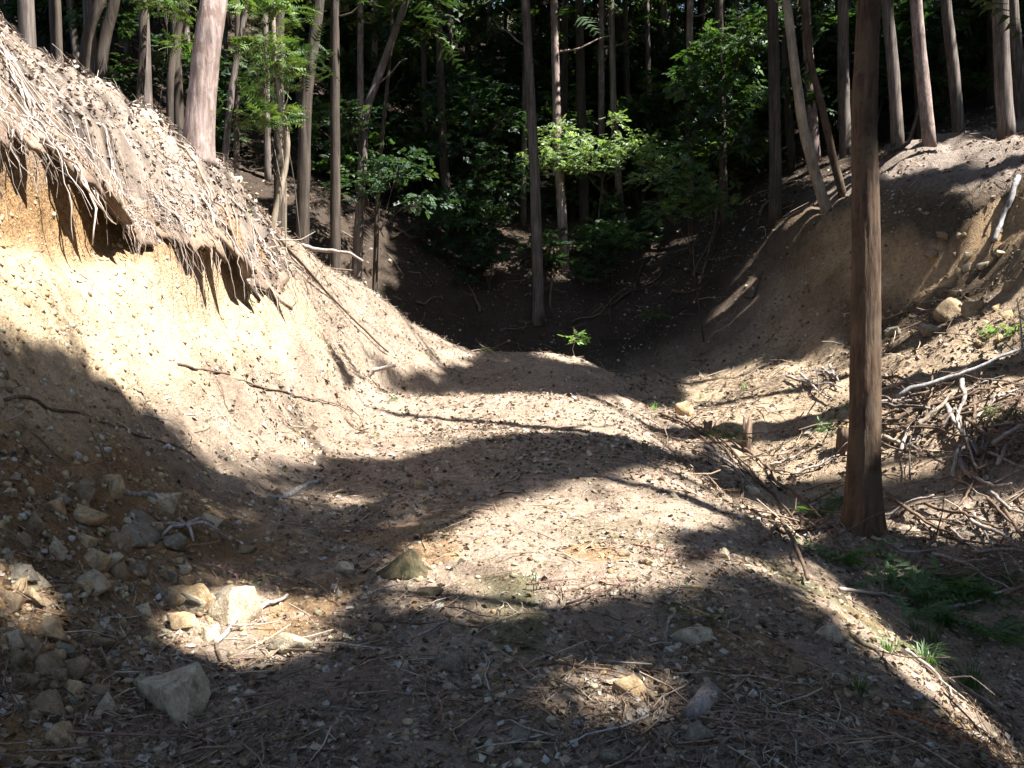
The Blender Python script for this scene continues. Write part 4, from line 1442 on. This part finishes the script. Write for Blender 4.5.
# ------------------------------------------------------------------ rocks
def rock_mesh(seed, pts=15, cuts=2):
    """an angular broken stone: the hull of a few points, its faces roughened"""
    import bmesh
    r = np.random.default_rng(seed)
    d = r.normal(0, 1, (pts, 3))
    d /= np.linalg.norm(d, axis=1, keepdims=True)
    d *= (.72 + .38 * r.random((pts, 1)))
    d *= np.array([1, .55 + .35 * r.random(), .5 + .25 * r.random()])
    bm = bmesh.new()
    vs_ = [bm.verts.new(p) for p in d]
    res = bmesh.ops.convex_hull(bm, input=vs_)
    loose = [v for v in bm.verts if not v.link_faces]
    bmesh.ops.delete(bm, geom=loose, context='VERTS')
    bmesh.ops.bevel(bm, geom=bm.edges[:], offset=.012, segments=1, affect='EDGES', profile=.6)
    bmesh.ops.triangulate(bm, faces=bm.faces[:])
    if cuts:
        long_ = [e for e in bm.edges if e.calc_length() > .3]
        bmesh.ops.subdivide_edges(bm, edges=long_, cuts=cuts, use_grid_fill=True)
        bmesh.ops.triangulate(bm, faces=bm.faces[:])
    V = np.array([v.co[:] for v in bm.verts])
    bm.verts.index_update()
    T = np.array([[v.index for v in f.verts] for f in bm.faces])
    bm.free()
    nrm = V / (np.linalg.norm(V, axis=1, keepdims=True) + 1e-6)
    V = V + nrm * (.10 * vnoise(V[:, 0] * 3.1 + seed, V[:, 1] * 3.1 + V[:, 2] * 2.7) + .08 * vnoise(V[:, 0] * 8 + V[:, 2] * 7, V[:, 1] * 8))[:, None]
    V = V - (V.max(0) + V.min(0)) / 2
    V = V / (np.ptp(V[:, 0]) / 2)
    V[:, 2] *= .6 / (np.ptp(V[:, 2]) / 2)
    return make_mesh('rock', V, T, False)


def place_rock(u, v, w, h, tone, label, seed, group=None, sub=3, name='rock', yaw=None):
    """u, v: middle of the stone; w, h: its size in the photograph"""
    p = on_ground(u, v + h * .35)
    k = np.linalg.norm(p - EYE) / F_PX
    W, Hh = w * k / 2, h * k / 2
    key = (seed % 24, sub)
    if key not in ROCKS:
        ROCKS[key] = rock_mesh(900 + key[0] * 3 + sub, (7 if sub == 2 else 12) + key[0] % 5, sub - 1)
    me = ROCKS[key].copy() if tone != ROCKT.setdefault(key, tone) else ROCKS[key]
    me.materials.clear()
    me.materials.append(ROCK[tone])
    o = obj(name, me)
    z = float(H(p[0], p[1]))
    o.location = (p[0], p[1] + W * .3, z + Hh * .22)
    sz = max(Hh * 1.25, W * .35)
    o.scale = (W, W * random.uniform(.8, 1.1), sz / .6)
    o.rotation_euler = (random.uniform(-.3, .3), random.uniform(-.3, .3), yaw if yaw is not None else random.uniform(-.5, .5))
    tag(o, label, 'rock', group)
    return o


ROCKS, ROCKT = {}, {}
for i, a in enumerate([
    (402, 566, 50, 40, 'moss', 'dark mossy angular rock at the left edge of the sunlit patch'),
    (230, 608, 52, 42, 'pale', 'large sunlit cream rock among the rubble at left'),
    (288, 642, 48, 30, 'pale', 'pale lumpy rock half in sun right of the large cream rock'),
    (168, 691, 70, 46, 'pale', 'smooth pale boulder nearest the lower left corner'),
    (206, 634, 22, 15, 'pale', 'small white sunlit stone below the large cream rock'),
    (192, 630, 18, 16, 'pale', 'small cream stone touching the white stone under the cream rock'),
    (196, 598, 34, 24, 'tan', 'crumbly brown stone just left of the large cream rock'),
    (182, 622, 30, 16, 'tan', 'flat brown stone at the lower left of the large cream rock'),
    (450, 666, 30, 22, 'grey', 'grey blocky stone in the shade below the mossy rock'),
    (627, 687, 36, 26, 'tan', 'orange-tan stone in a small sun fleck low on the track'),
    (692, 638, 42, 18, 'pale', 'flat pale slab half buried in the shaded track right of centre'),
    (830, 634, 26, 18, 'pale', 'pale stone near the right shoulder of the track'),
    (797, 668, 24, 28, 'clod', 'brown lump low on the right side of the track'),
    (520, 738, 26, 18, 'grey', 'grey stone at the bottom centre of the track'),
    (610, 760, 22, 18, 'grey', 'grey stone cut by the bottom edge of the picture'),
    (344, 568, 20, 14, 'pale', 'small pale stone left of the mossy rock'),
    (432, 592, 28, 12, 'tan', 'flat yellow stone just below the mossy rock'),
    (339, 594, 10, 10, 'pale', 'tiny pale stone below left of the mossy rock'),
    (421, 485, 13, 13, 'tan', 'lone yellowish pebble in the shadow band on the track'),
    (478, 497, 11, 9, 'grey', 'lone grey pebble in the shadow band right of the yellowish one'),
    (508, 438, 8, 7, 'tan', 'small orange pebble on the sunlit crest of the track'),
    (448, 690, 12, 9, 'pale', 'small cream chip below the grey blocky stone'),
    (480, 648, 16, 9, 'grey', 'small grey chip right above the grey blocky stone'),
    (378, 630, 22, 14, 'clod', 'brown lump left of the grey blocky stone'),
    (617, 632, 18, 12, 'grey', 'small grey stone left of the flat pale slab'),
    (540, 563, 13, 10, 'pale', 'white pebble in the middle of the sunlit patch'),
    (648, 562, 14, 10, 'tan', 'tan pebble at the right end of the sunlit patch'),
    (722, 555, 16, 9, 'pale', 'pale chip on the shaded right half of the track'),
    (950, 306, 32, 20, 'clod', 'large tan stone at the foot of the right bank'),  # brown clod tone puts this tan stone's shade into its colour
    (975, 308, 20, 15, 'clod', 'brown stone right of the large tan one under the right bank'),
    (968, 268, 13, 9, 'pale', 'white stone above the large tan stone on the right bank'),
    (930, 330, 18, 12, 'grey', 'grey stone below the large tan stone on the right bank'),
    (895, 332, 16, 12, 'grey', 'grey stone just right of the foreground trunk under the bank'),
    (684, 409, 20, 20, 'tan', 'orange block at the right edge of the far mound'),
    (233, 182, 18, 9, 'pale', 'flat pale stone on the bank below the curved sapling'),
    (158, 118, 16, 10, 'pale', 'pale stone lodged in the root mat left of the thick trunk'),
    (8, 495, 14, 9, 'pale', 'white chip in the shade at the left edge'),
    (700, 736, 30, 18, 'grey', 'dark grey stone below the wood chunk'),
]):
    place_rock(*a, seed=i + 3)
q = np.random.default_rng(17)
k = 0
rub = [(70, 480), (150, 490), (220, 520), (255, 545), (250, 590), (160, 640), (110, 700), (60, 740), (-5, 730), (-5, 560)]
while k < 130:
    u, v = q.random() * 265, 475 + q.random() * 265
    if not in_poly(np.array([u]), np.array([v]), rub)[0]:
        continue
    w = 9 + 25 * q.random() ** 2.4
    big = w > 22
    place_rock(u, v, w, w * (.55 + .25 * q.random()), ['clod', 'tan', 'pale', 'clod', 'tan', 'grey', 'clod'][int(q.integers(0, 7))],
               'larger stone or clod in the heap of brown rubble at lower left' if big else 'small stone or clod in the heap of brown rubble at lower left', int(q.integers(0, 999)),
               'larger rubble at the foot of the left bank' if big else 'small rubble at the foot of the left bank', sub=2)
    k += 1
for _ in range(70):
    u, v = 230 + 640 * q.random(), 480 + 280 * q.random()
    w = 7 + 9 * q.random() ** 2
    place_rock(u, v, w, w * .65, ['pale', 'tan', 'grey', 'clod', 'clod', 'tan', 'grey'][int(q.integers(0, 7))], 'small loose stone on the littered track', int(q.integers(0, 999)), 'loose stones on the track', sub=2)
for _ in range(26):
    u, v = 900 + 120 * q.random(), 235 + 110 * q.random()
    w = 6 + 9 * q.random() ** 2
    place_rock(u, v, w, w * .65, ['pale', 'tan', 'clod', 'clod'][int(q.integers(0, 4))], 'small loose stone on the eroded right bank', int(q.integers(0, 999)), 'loose stones on the right bank', sub=2)

# ------------------------------------------------------------------ sticks, poles, brushwood
def stick(px, wpx, label, mat, name='stick', group=None, lift=0.0, Y=None, cat='stick', twigs=0, taper=.45, arch=0.0):
    """a branch along way points of the photograph; with Y it stands at that distance, else it lies on the ground"""
    r = np.random.default_rng(int(px[0][0] * 5 + px[0][1] * 3 + len(px)))
    P = []
    for (u, v) in px:
        P.append(at_depth(u, v, Y) if Y else on_ground(u, v))
    P = np.array(P)
    k = np.linalg.norm(P.mean(0) - EYE) / F_PX
    r0 = max(wpx * k / 2, .003)
    C = even(P, 22) if len(P) > 2 else resample(P, 22)
    if not Y:
        C[:, 2] = np.maximum(C[:, 2], H(C[:, 0], C[:, 1])) + r0 * .6 + lift + arch * np.sin(np.linspace(0, math.pi, 22))
    C = C + np.cumsum(r.normal(0, r0 * .16, C.shape), 0)
    b = C[0].copy()
    parts = [tube(C - b, np.linspace(r0, r0 * taper, 22), 7, wob=.25, seed=3)]
    for _ in range(twigs):
        i = int(r.integers(4, 20))
        d = (C[min(i + 1, 21)] - C[i])
        d = d / (np.linalg.norm(d) + 1e-6) + r.normal(0, .6, 3)
        d[2] = abs(d[2]) * .6
        L = (.15 + .35 * r.random()) * np.linalg.norm(C[-1] - C[0])
        parts.append(tube(even([C[i] - b, C[i] - b + d * L * .5 + r.normal(0, .03, 3), C[i] - b + d * L], 8), np.linspace(r0 * .45, r0 * .15, 8), 5))
    o = obj(name, make_mesh(name, *merge(parts), True), mat)
    o.location = tuple(b)
    tag(o, label, cat, group)
    return o


stick([(5, 406), (60, 414), (125, 430), (195, 458)], 3.5, 'long dark stick lying across the shaded foot of the left bank', WOOD_BROWN, twigs=1)
stick([(178, 366), (215, 374), (262, 387), (345, 411)], 2.5, 'thin brown stick on the sunlit slope of the left bank', WOOD_BROWN, twigs=1)
stick([(361, 402), (363, 384), (374, 370), (398, 366)], 5, 'pale stick arching out of the ground at the left of the track', WOOD_GREY, Y=12.3, taper=.8)
stick([(240, 205), (275, 240), (325, 295), (388, 358)], 4, 'long dark pole lying down the sunlit spur', WOOD_BROWN, name='pole', cat='pole', lift=.05)
stick([(225, 200), (262, 232), (310, 278), (350, 318)], 3, 'long pale stick beside the dark pole on the spur', WOOD_GREY, lift=.04, twigs=1)
stick([(302, 246), (330, 251), (350, 254), (363, 261)], 5, 'pale curved branch reaching off the top of the spur', WOOD_GREY, Y=13.2)
stick([(216, 645), (232, 628), (262, 612), (288, 602)], 4.5, 'sunlit pale stick right of the large cream rock', WOOD_GREY, taper=.8)
stick([(214, 643), (218, 662), (238, 678), (268, 688)], 4, 'dark curved twig below the sunlit pale stick', WOOD_BROWN)
stick([(48, 583), (78, 588), (112, 584), (146, 578)], 3, 'dark bent stick across the rubble heap', WOOD_BROWN)
stick([(60, 705), (82, 678), (106, 655), (138, 630)], 3, 'thin dark stick left of the smooth pale boulder', WOOD_BROWN, twigs=2)
stick([(268, 502), (300, 492), (322, 480)], 6, 'bluish weathered stick in shade at the foot of the bank', WOOD_BLUISH, taper=.8)
stick([(352, 508), (390, 488), (440, 458)], 3, 'thin straight stick in the shadow band across the track', WOOD_BROWN)
stick([(345, 420), (358, 430), (376, 436)], 5, 'short brown stick at the left of the sunlit crest', WOOD_BROWN)
stick([(776, 515), (790, 545), (806, 588)], 6, 'dark stick pointing down the right shoulder', WOOD_BROWN, lift=.04)
stick([(760, 552), (790, 540), (800, 536)], 4, 'short dark stick crossing the one on the right shoulder', WOOD_BROWN, lift=.05)
stick([(1019, 184), (1013, 205), (1005, 225), (997, 250)], 5, 'pale weathered pole leaning on the right bank', WOOD_BLUISH, name='pole', cat='pole', lift=.06, taper=.8)
stick([(665, 640), (668, 625), (674, 612)], 4, 'short grey stick beside the flat pale slab', WOOD_GREY)
stick([(418, 637), (440, 626), (470, 608)], 3, 'pale twig between mossy rock and grey blocky stone', WOOD_GREY)
stick([(560, 594), (590, 586), (625, 578)], 3, 'dark twig at the lower edge of the sunlit patch', WOOD_BROWN)
stick([(505, 673), (545, 668), (600, 674)], 5, 'dark stick low on the track left of the orange-tan stone', WOOD_BROWN)
stick([(640, 690), (665, 712), (690, 730)], 7, 'dark splintered branch beside the wood chunk', WOOD_BROWN)
stick([(720, 690), (760, 712), (800, 726)], 3, 'thin dark stick right of the wood chunk', WOOD_BROWN)
stick([(120, 497), (150, 493), (172, 490)], 6, 'pale short stick at the top of the rubble heap', WOOD_GREY)
EDGE = 'fallen branches on the right shoulder'
for (a, b_) in [((676, 418), (745, 478)), ((690, 424), (770, 492)), ((705, 448), (762, 500)), ((660, 415), (716, 455)), ((742, 470), (812, 548)), ((730, 440), (785, 500)), ((770, 480), (836, 540)), ((800, 520), (850, 560)),
                ((850, 640), (905, 690)), ((905, 655), (960, 710)), ((960, 690), (1020, 745)), ((880, 560), (950, 590)), ((900, 600), (960, 640))]:
    m_ = ((a[0] + b_[0]) / 2 + 4, (a[1] + b_[1]) / 2 - 4)
    stick([a, m_, b_], 3.5, 'thin fallen branch lying along the right shoulder of the track', [WOOD_BROWN, WOOD_GREY][int(a[0]) % 2], group=EDGE, twigs=2, lift=.02)
stick([(895, 425), (945, 405), (985, 388), (1035, 368)], 4.5, 'longest pale branch on top of the brushwood pile', WOOD_BLUISH, name='branch', cat='branch', lift=.32, twigs=3)
stick([(890, 440), (950, 412), (1030, 388)], 4.5, 'dark branch just under the longest pale one on the pile', WOOD_BROWN, name='branch', cat='branch', lift=.2, twigs=3)
stick([(960, 394), (962, 415), (955, 440)], 5, 'white stick bent downward in front of the brushwood pile', WOOD_GREY, lift=.22)
stick([(944, 420), (958, 448), (974, 470)], 5, 'white straight stick slanting down the front of the brushwood pile', WOOD_GREY, lift=.15)
stick([(955, 460), (965, 480), (985, 492), (1012, 496)], 5, 'curved white stick at the foot of the brushwood pile', WOOD_GREY, lift=.04)
stick([(968, 452), (990, 460), (1020, 474)], 4, 'light stick at the right foot of the brushwood pile', WOOD_GREY, lift=.08)
stick([(918, 443), (935, 428), (950, 410)], 5, 'yellowish stick rising in the left of the brushwood pile', BARK_PALE, lift=.18)
stick([(884, 444), (900, 450), (916, 458)], 5, 'greenish pale stick just right of the foreground trunk', BARK_PALE, lift=.04)
PILE = 'sticks in the brushwood pile'
q = np.random.default_rng(55)
for i in range(64):
    u, v = 890 + 140 * q.random(), 400 + 70 * q.random()
    L = 20 + 50 * q.random()
    a = q.normal(-.4, .6)
    stick([(u - L / 2 * math.cos(a), v - L / 2 * math.sin(a)), (u + q.normal(0, 4), v + q.normal(0, 4)), (u + L / 2 * math.cos(a), v + L / 2 * math.sin(a))], 1.6 + 2.6 * q.random(),
          'dead stick tangled in the brushwood pile at the right', [WOOD_BROWN, WOOD_BROWN, WOOD_GREY, WOOD_BROWN, BARK_GREY][i % 5], group=PILE, lift=.02 + .24 * q.random(), twigs=int(q.integers(0, 3)))
GUL = 'dead sticks on the shaded gully floor'
for i in range(34):
    u, v = 875 + 150 * q.random(), 495 + 110 * q.random()
    L = 30 + 70 * q.random()
    a = q.normal(.2, .55)
    stick([(u - L / 2 * math.cos(a), v - L / 2 * math.sin(a)), (u, v + q.normal(0, 5)), (u + L / 2 * math.cos(a), v + L / 2 * math.sin(a))], 1.6 + 2.5 * q.random(),
          'dead stick strewn on the shaded gully floor at lower right', [WOOD_GREY, WOOD_BROWN, WOOD_BROWN][i % 3], group=GUL, lift=.01 + .06 * q.random(), twigs=1)
TER = 'dead sticks on the sunlit terrace'
for (a, b_) in [((786, 381), (842, 392)), ((800, 378), (830, 405)), ((822, 372), (838, 388)), ((830, 370), (840, 384)), ((880, 395), (915, 385)), ((885, 380), (905, 398)), ((770, 470), (806, 455)), ((790, 480), (840, 462))]:
    stick([a, ((a[0] + b_[0]) / 2, (a[1] + b_[1]) / 2 + 2), b_], 3, 'dead stick lying on the sunlit terrace left of the brushwood', WOOD_GREY, group=TER, lift=.05, twigs=2)
SLP = 'fallen branches in the dark hollow'
for i in range(30):
    u, v = 395 + 370 * q.random(), 195 + 120 * q.random()
    L = 20 + 45 * q.random()
    a = q.normal(-.6, .9)
    stick([(u - L / 2 * math.cos(a), v - L / 2 * math.sin(a)), (u, v + q.normal(0, 5)), (u + L / 2 * math.cos(a), v + L / 2 * math.sin(a))], 1.6 + 1.6 * q.random(),
          'fallen branch on the leaf-strewn slope of the dark hollow', [BARK_DARK, WOOD_BROWN][i % 2], group=SLP, lift=.1 * q.random(), twigs=2)
# twisted root knot in the rubble
b = on_ground(186, 538)
kn = []
for a in np.linspace(.2, 2 * math.pi, 7)[:-1]:
    L = .16 + .1 * q.random()
    pts_ = [np.array([0, 0, .05]), np.array([math.cos(a) * L * .5, math.sin(a) * L * .5, .07]), np.array([math.cos(a) * L, math.sin(a) * L, .005])]
    kn.append(tube(even(pts_, 10), np.linspace(.014, .007, 10), 6, wob=.2))
o = obj('root_knot', make_mesh('root_knot', *merge(kn), True), WOOD_GREY)
o.location = (b[0], b[1], float(H(b[0], b[1])) + .01)
tag(o, 'star shaped dead root knot sprawling on the rubble heap', 'root')
# wood chunk, stumps and stakes
def chunk(px, rpx, label, name, cat, mat, endmat=None, upright=False, hpx=0, jag=0):
    p = on_ground(*px)
    p[2] = float(H(p[0], p[1]))
    k = np.linalg.norm(p - EYE) / F_PX
    r_ = rpx * k
    L = hpx * k
    t = empty(name, p)
    tag(t, label, cat)
    kk = 14
    if upright:
        P = np.array([[0, 0, -.1], [0, 0, 0], [.01, 0, L * .5], [.015, 0, L]])
    else:
        P = np.array([[-L / 2 * .5, -L / 2 * .8, r_ * .5], [0, 0, r_ * .8], [L / 2 * .5, L / 2 * .8, r_ * .9]])
    V, T = tube(P, r_, kk, wob=.16, seed=int(px[0]))
    if jag:
        m_ = (len(P) - 1) * kk
        V[m_:m_ + kk, 2] += np.random.default_rng(int(px[0])).random(kk) * L * jag
    obj('trunk_piece', make_mesh('trunk_piece', V, T, False), mat, t)
    if endmat:
        d = P[-1] - P[-2]
        d /= np.linalg.norm(d)
        D, DT = tube(np.array([P[-1], P[-1] + d * .006]), r_ * .93, kk)
        obj('cut_face', make_mesh('cut_face', D, DT, False), endmat, t)
    return t


chunk((702, 714), 10, 'short grey chunk of split wood lying low on the track', 'wood_chunk', 'log', WOOD_GREY, WOOD_GREY, hpx=52)
chunk((846, 452), 9, 'cut stump with orange face just left of the foreground trunk', 'stump', 'stump', WOOD_BROWN, WOOD_ORANGE, True, 22)
chunk((746, 452), 4.5, 'broken upright stake at the right shoulder of the far track', 'stake', 'stake', WOOD_BROWN, None, True, 22, .7)
chunk((707, 432), 4, 'low broken stub left of the upright stake', 'stake', 'stake', WOOD_BROWN, None, True, 8, .6)
chunk((890, 158), 5, 'dark stump on the upper right slope by the sun-edged trunk', 'stump', 'stump', BARK_DARK, None, True, 9, .4)

# ------------------------------------------------------------------ ferns and grass
def grass_mesh(n, h, spread, seed, cols):
    r = np.random.default_rng(seed)
    V, T, C = [], [], []
    for i in range(n):
        a = r.random() * 6.28
        d = np.array([math.cos(a), math.sin(a), 0])
        s_ = np.array([-d[1], d[0], 0]) * .0035
        L = h * (.5 + .6 * r.random())
        o_ = d * spread * r.random() * .4
        bend = .25 + .8 * r.random()
        pts_ = [o_, o_ + d * L * bend * .25 + [0, 0, L * .55], o_ + d * L * bend + [0, 0, L * (.85 - .4 * bend)]]
        k = len(V)
        V += [pts_[0] - s_, pts_[0] + s_, pts_[1] - s_ * .8, pts_[1] + s_ * .8, pts_[2]]
        T += [[k, k + 1, k + 3], [k, k + 3, k + 2], [k + 2, k + 3, k + 4]]
        C += [np.array(cols[int(r.integers(0, len(cols)))]) * (.8 + .4 * r.random())] * 5
    return make_mesh('grass_tuft', V, T, False, np.array(C))


def tuft(u, v, hpx, label, cols, n=40, group=None):
    p = on_ground(u, v)
    k = np.linalg.norm(p - EYE) / F_PX
    o = obj('grass_tuft', grass_mesh(n, hpx * k, hpx * k * .7, int(u + v), cols), LEAF)
    o.location = (p[0], p[1], float(H(p[0], p[1])) - .01)
    tag(o, label, 'grass', group)


tuft(970, 690, 34, 'long green grass tuft on the lower right slope', G_MID, 70)
tuft(940, 625, 26, 'dark grass tuft below the large fern on the right slope', G_MID, 50)
tuft(535, 590, 26, 'sparse grass blades in the sunlit patch by the shadow edge', G_MID, 7)
tuft(256, 588, 26, 'single green blades rising behind the large cream rock', G_BRIGHT, 3)
tuft(655, 410, 12, 'small grass tuft at the right edge of the far mound', G_BRIGHT, 30)
tuft(395, 402, 9, 'grass tuft in the dip beside the arching stick', G_BRIGHT, 26)
tuft(376, 437, 7, 'small bright tuft at the left of the sunlit crest', G_BRIGHT, 16)
tuft(497, 684, 12, 'small moss-green tuft in a sun fleck low on the track', G_MID, 24)
tuft(745, 390, 12, 'grass tuft on the sunlit terrace left of the foreground trunk', G_BRIGHT, 30)
tuft(700, 400, 10, 'grass tuft on the terrace near the orange block', G_BRIGHT, 24)
tuft(640, 392, 8, 'little tuft on the far mound shoulder', G_MID, 20)
tuft(250, 345 - 130, 10, 'green tuft on the bank below the flat pale stone', G_BRIGHT, 20)
FR = [frond_template(10, .26, .35, 31, .25), frond_template(11, .22, .45, 32, .25)]


def fern(u, v, wpx, label, n, cols, group=None):
    p = on_ground(u, v)
    k = np.linalg.norm(p - EYE) / F_PX
    r = np.random.default_rng(int(u))
    a = r.random(n) * 6.28
    out = np.stack([np.cos(a), np.sin(a), .35 + .5 * r.random(n)], -1)
    out /= np.linalg.norm(out, axis=1, keepdims=True)
    b_ = np.cross(np.tile([0, 0, 1.0], (n, 1)), out)
    b_ /= np.linalg.norm(b_, axis=1, keepdims=True)
    M = np.stack([out, b_, np.cross(out, b_)], -1)
    P = r.normal(0, wpx * k * .12, (n, 3)) * [1, 1, 0]
    t = empty('fern', (p[0], p[1], float(H(p[0], p[1])) - .01))
    tag(t, label, 'fern', group)
    for j in range(n):
        V, T, C = scatter(*FR[j % 2], P[j:j + 1], M[j:j + 1], np.array([wpx * k * (.62 + .35 * r.random())]), palette(1, cols, .25))
        obj('frond', make_mesh('frond', V, T, False, C), LEAF, t)


G_FERN = [(.07, .14, .045), (.09, .17, .05), (.055, .11, .04)]
fern(950, 600, 80, 'large dark green fern right of the foreground trunk foot', 13, G_FERN)
fern(838, 560, 60, 'fern growing at the left foot of the foreground trunk', 12, G_FERN)
fern(990, 640, 60, 'fern near the right edge beside the gully', 10, G_FERN)
fern(905, 585, 44, 'small fern between the trunk foot and the large fern', 9, G_FERN)
fern(1000, 600, 44, 'dark fern at the right edge above the grass tuft', 9, G_FERN)
q = np.random.default_rng(8)
for i in range(12):
    fern(840 + 150 * (i / 11) + q.normal(0, 14), 545 + 110 * (i / 11) + q.normal(0, 22), 34 + 22 * q.random(), 'green fern among others on the shaded lower right slope', 8, G_FERN, 'ferns on the lower right slope')
for i in range(10):
    tuft(850 + 160 * q.random(), 570 + 130 * q.random(), 18 + 14 * q.random(), 'small grass tuft among the ferns on the lower right slope', G_FERN, 34, 'grass tufts on the lower right slope')
fern(690, 592, 16, 'tiny green plant on the shaded track near the right shoulder', 5, G_MID)
fern(690, 668, 16, 'tiny round leafed plant below the flat pale slab', 5, G_MID)
fern(700, 712, 14, 'tiny plant behind the wood chunk', 4, G_MID)
fern(476, 700, 18, 'tiny dark plant under the grey blocky stone', 5, G_MID)
fern(470, 752, 20, 'tiny plant at the bottom edge of the track', 5, G_MID)
fern(852, 588, 14, 'small sunlit leaflets on the right shoulder', 4, G_BRIGHT)
fern(893, 620, 12, 'pale leaflet cluster on the right slope', 4, G_BRIGHT)

# dead cedar branches on the ground
def dead_branch(u, v, wpx, label, cols, yaw, n=9):
    p = on_ground(u, v)
    k = np.linalg.norm(p - EYE) / F_PX
    r = np.random.default_rng(int(u * 2 + v))
    L = wpx * k
    nn = normals(np.array([p[0]]), np.array([p[1]]), .15)[0]
    t_ = np.linspace(-.5, .45, n)
    d = np.array([math.cos(yaw), math.sin(yaw)])
    P = np.stack([p[0] + d[0] * L * t_, p[1] + d[1] * L * t_, np.zeros(n)], -1)
    P[:, 2] = H(P[:, 0], P[:, 1]) + .035
    yw = yaw + np.where(np.arange(n) % 2, .5, -.5) + r.normal(0, .15, n)
    M = basis_from(np.tile(nn, (n, 1)) + .2 * r.normal(0, 1, (n, 3)), yw)
    V, T, C = scatter(*dead_frond(16, .13, 5, .8), P, M, L * (.3 + .35 * r.random(n)), palette(n, cols, .3))
    st = tube(even([P[0], P[n // 2], P[-1]], 10), np.linspace(.007, .002, 10), 5)
    st = (st[0], st[1], np.tile(np.array(cols[0]) * .8, (len(st[0]), 1)))
    V, T, C = merge([(V, T, C), st])
    b_ = P[0]
    o = obj('dead_cedar_branch', make_mesh('dead_cedar_branch', V - b_, T, False, C), LITTER)
    o.location = tuple(b_)
    return tag(o, label, 'dead branch')


RED = [(.30, .13, .06), (.36, .17, .08), (.24, .10, .05)]
BRN = [(.22, .14, .105), (.17, .105, .08), (.27, .18, .14)]
dead_branch(950, 742, 100, 'rusty orange dead cedar branch in the lower right corner', RED, -.6)
dead_branch(560, 588, 70, 'reddish dead cedar branch at the lower edge of the sunlit patch', BRN, .3)
dead_branch(265, 632, 60, 'pinkish dead cedar spray right of the large cream rock', [(.38, .27, .22), (.3, .2, .16)], .5)
dead_branch(300, 700, 110, 'dark dead cedar branch right of the smooth pale boulder', BRN, .2)
dead_branch(380, 690, 110, 'dark dead cedar branch left of the grey blocky stone', BRN, -.2)
dead_branch(250, 580, 90, 'brown dead cedar branch behind the large cream rock', BRN, .3)
dead_branch(330, 535, 90, 'brown dead cedar branch left behind the mossy rock', BRN, .1)
dead_branch(760, 740, 110, 'dark dead cedar branch at bottom right of the track', BRN, -.3)
dead_branch(600, 600, 90, 'dark dead cedar branch in shade right of the sunlit patch', BRN, .7)
dead_branch(120, 745, 120, 'dark dead cedar branch in the lower left corner', BRN, .3)
dead_branch(680, 560, 90, 'brown dead cedar branch near the right shoulder in shade', BRN, -.2)
dead_branch(980, 560, 90, 'grey dead cedar branch on the gully floor at the right edge', BRN, .3)
dead_branch(980, 440, 80, 'brown dead cedar spray heaped in the brushwood pile', BRN, .3, 16)
dead_branch(935, 452, 70, 'lower left dead cedar spray in the brushwood pile', BRN, .6, 14)
dead_branch(1000, 462, 90, 'dead cedar spray at the shaded right foot of the brushwood pile', BRN, .1, 16)
dead_branch(1010, 425, 70, 'dead cedar spray near the right edge of the brushwood pile', BRN, .9, 14)
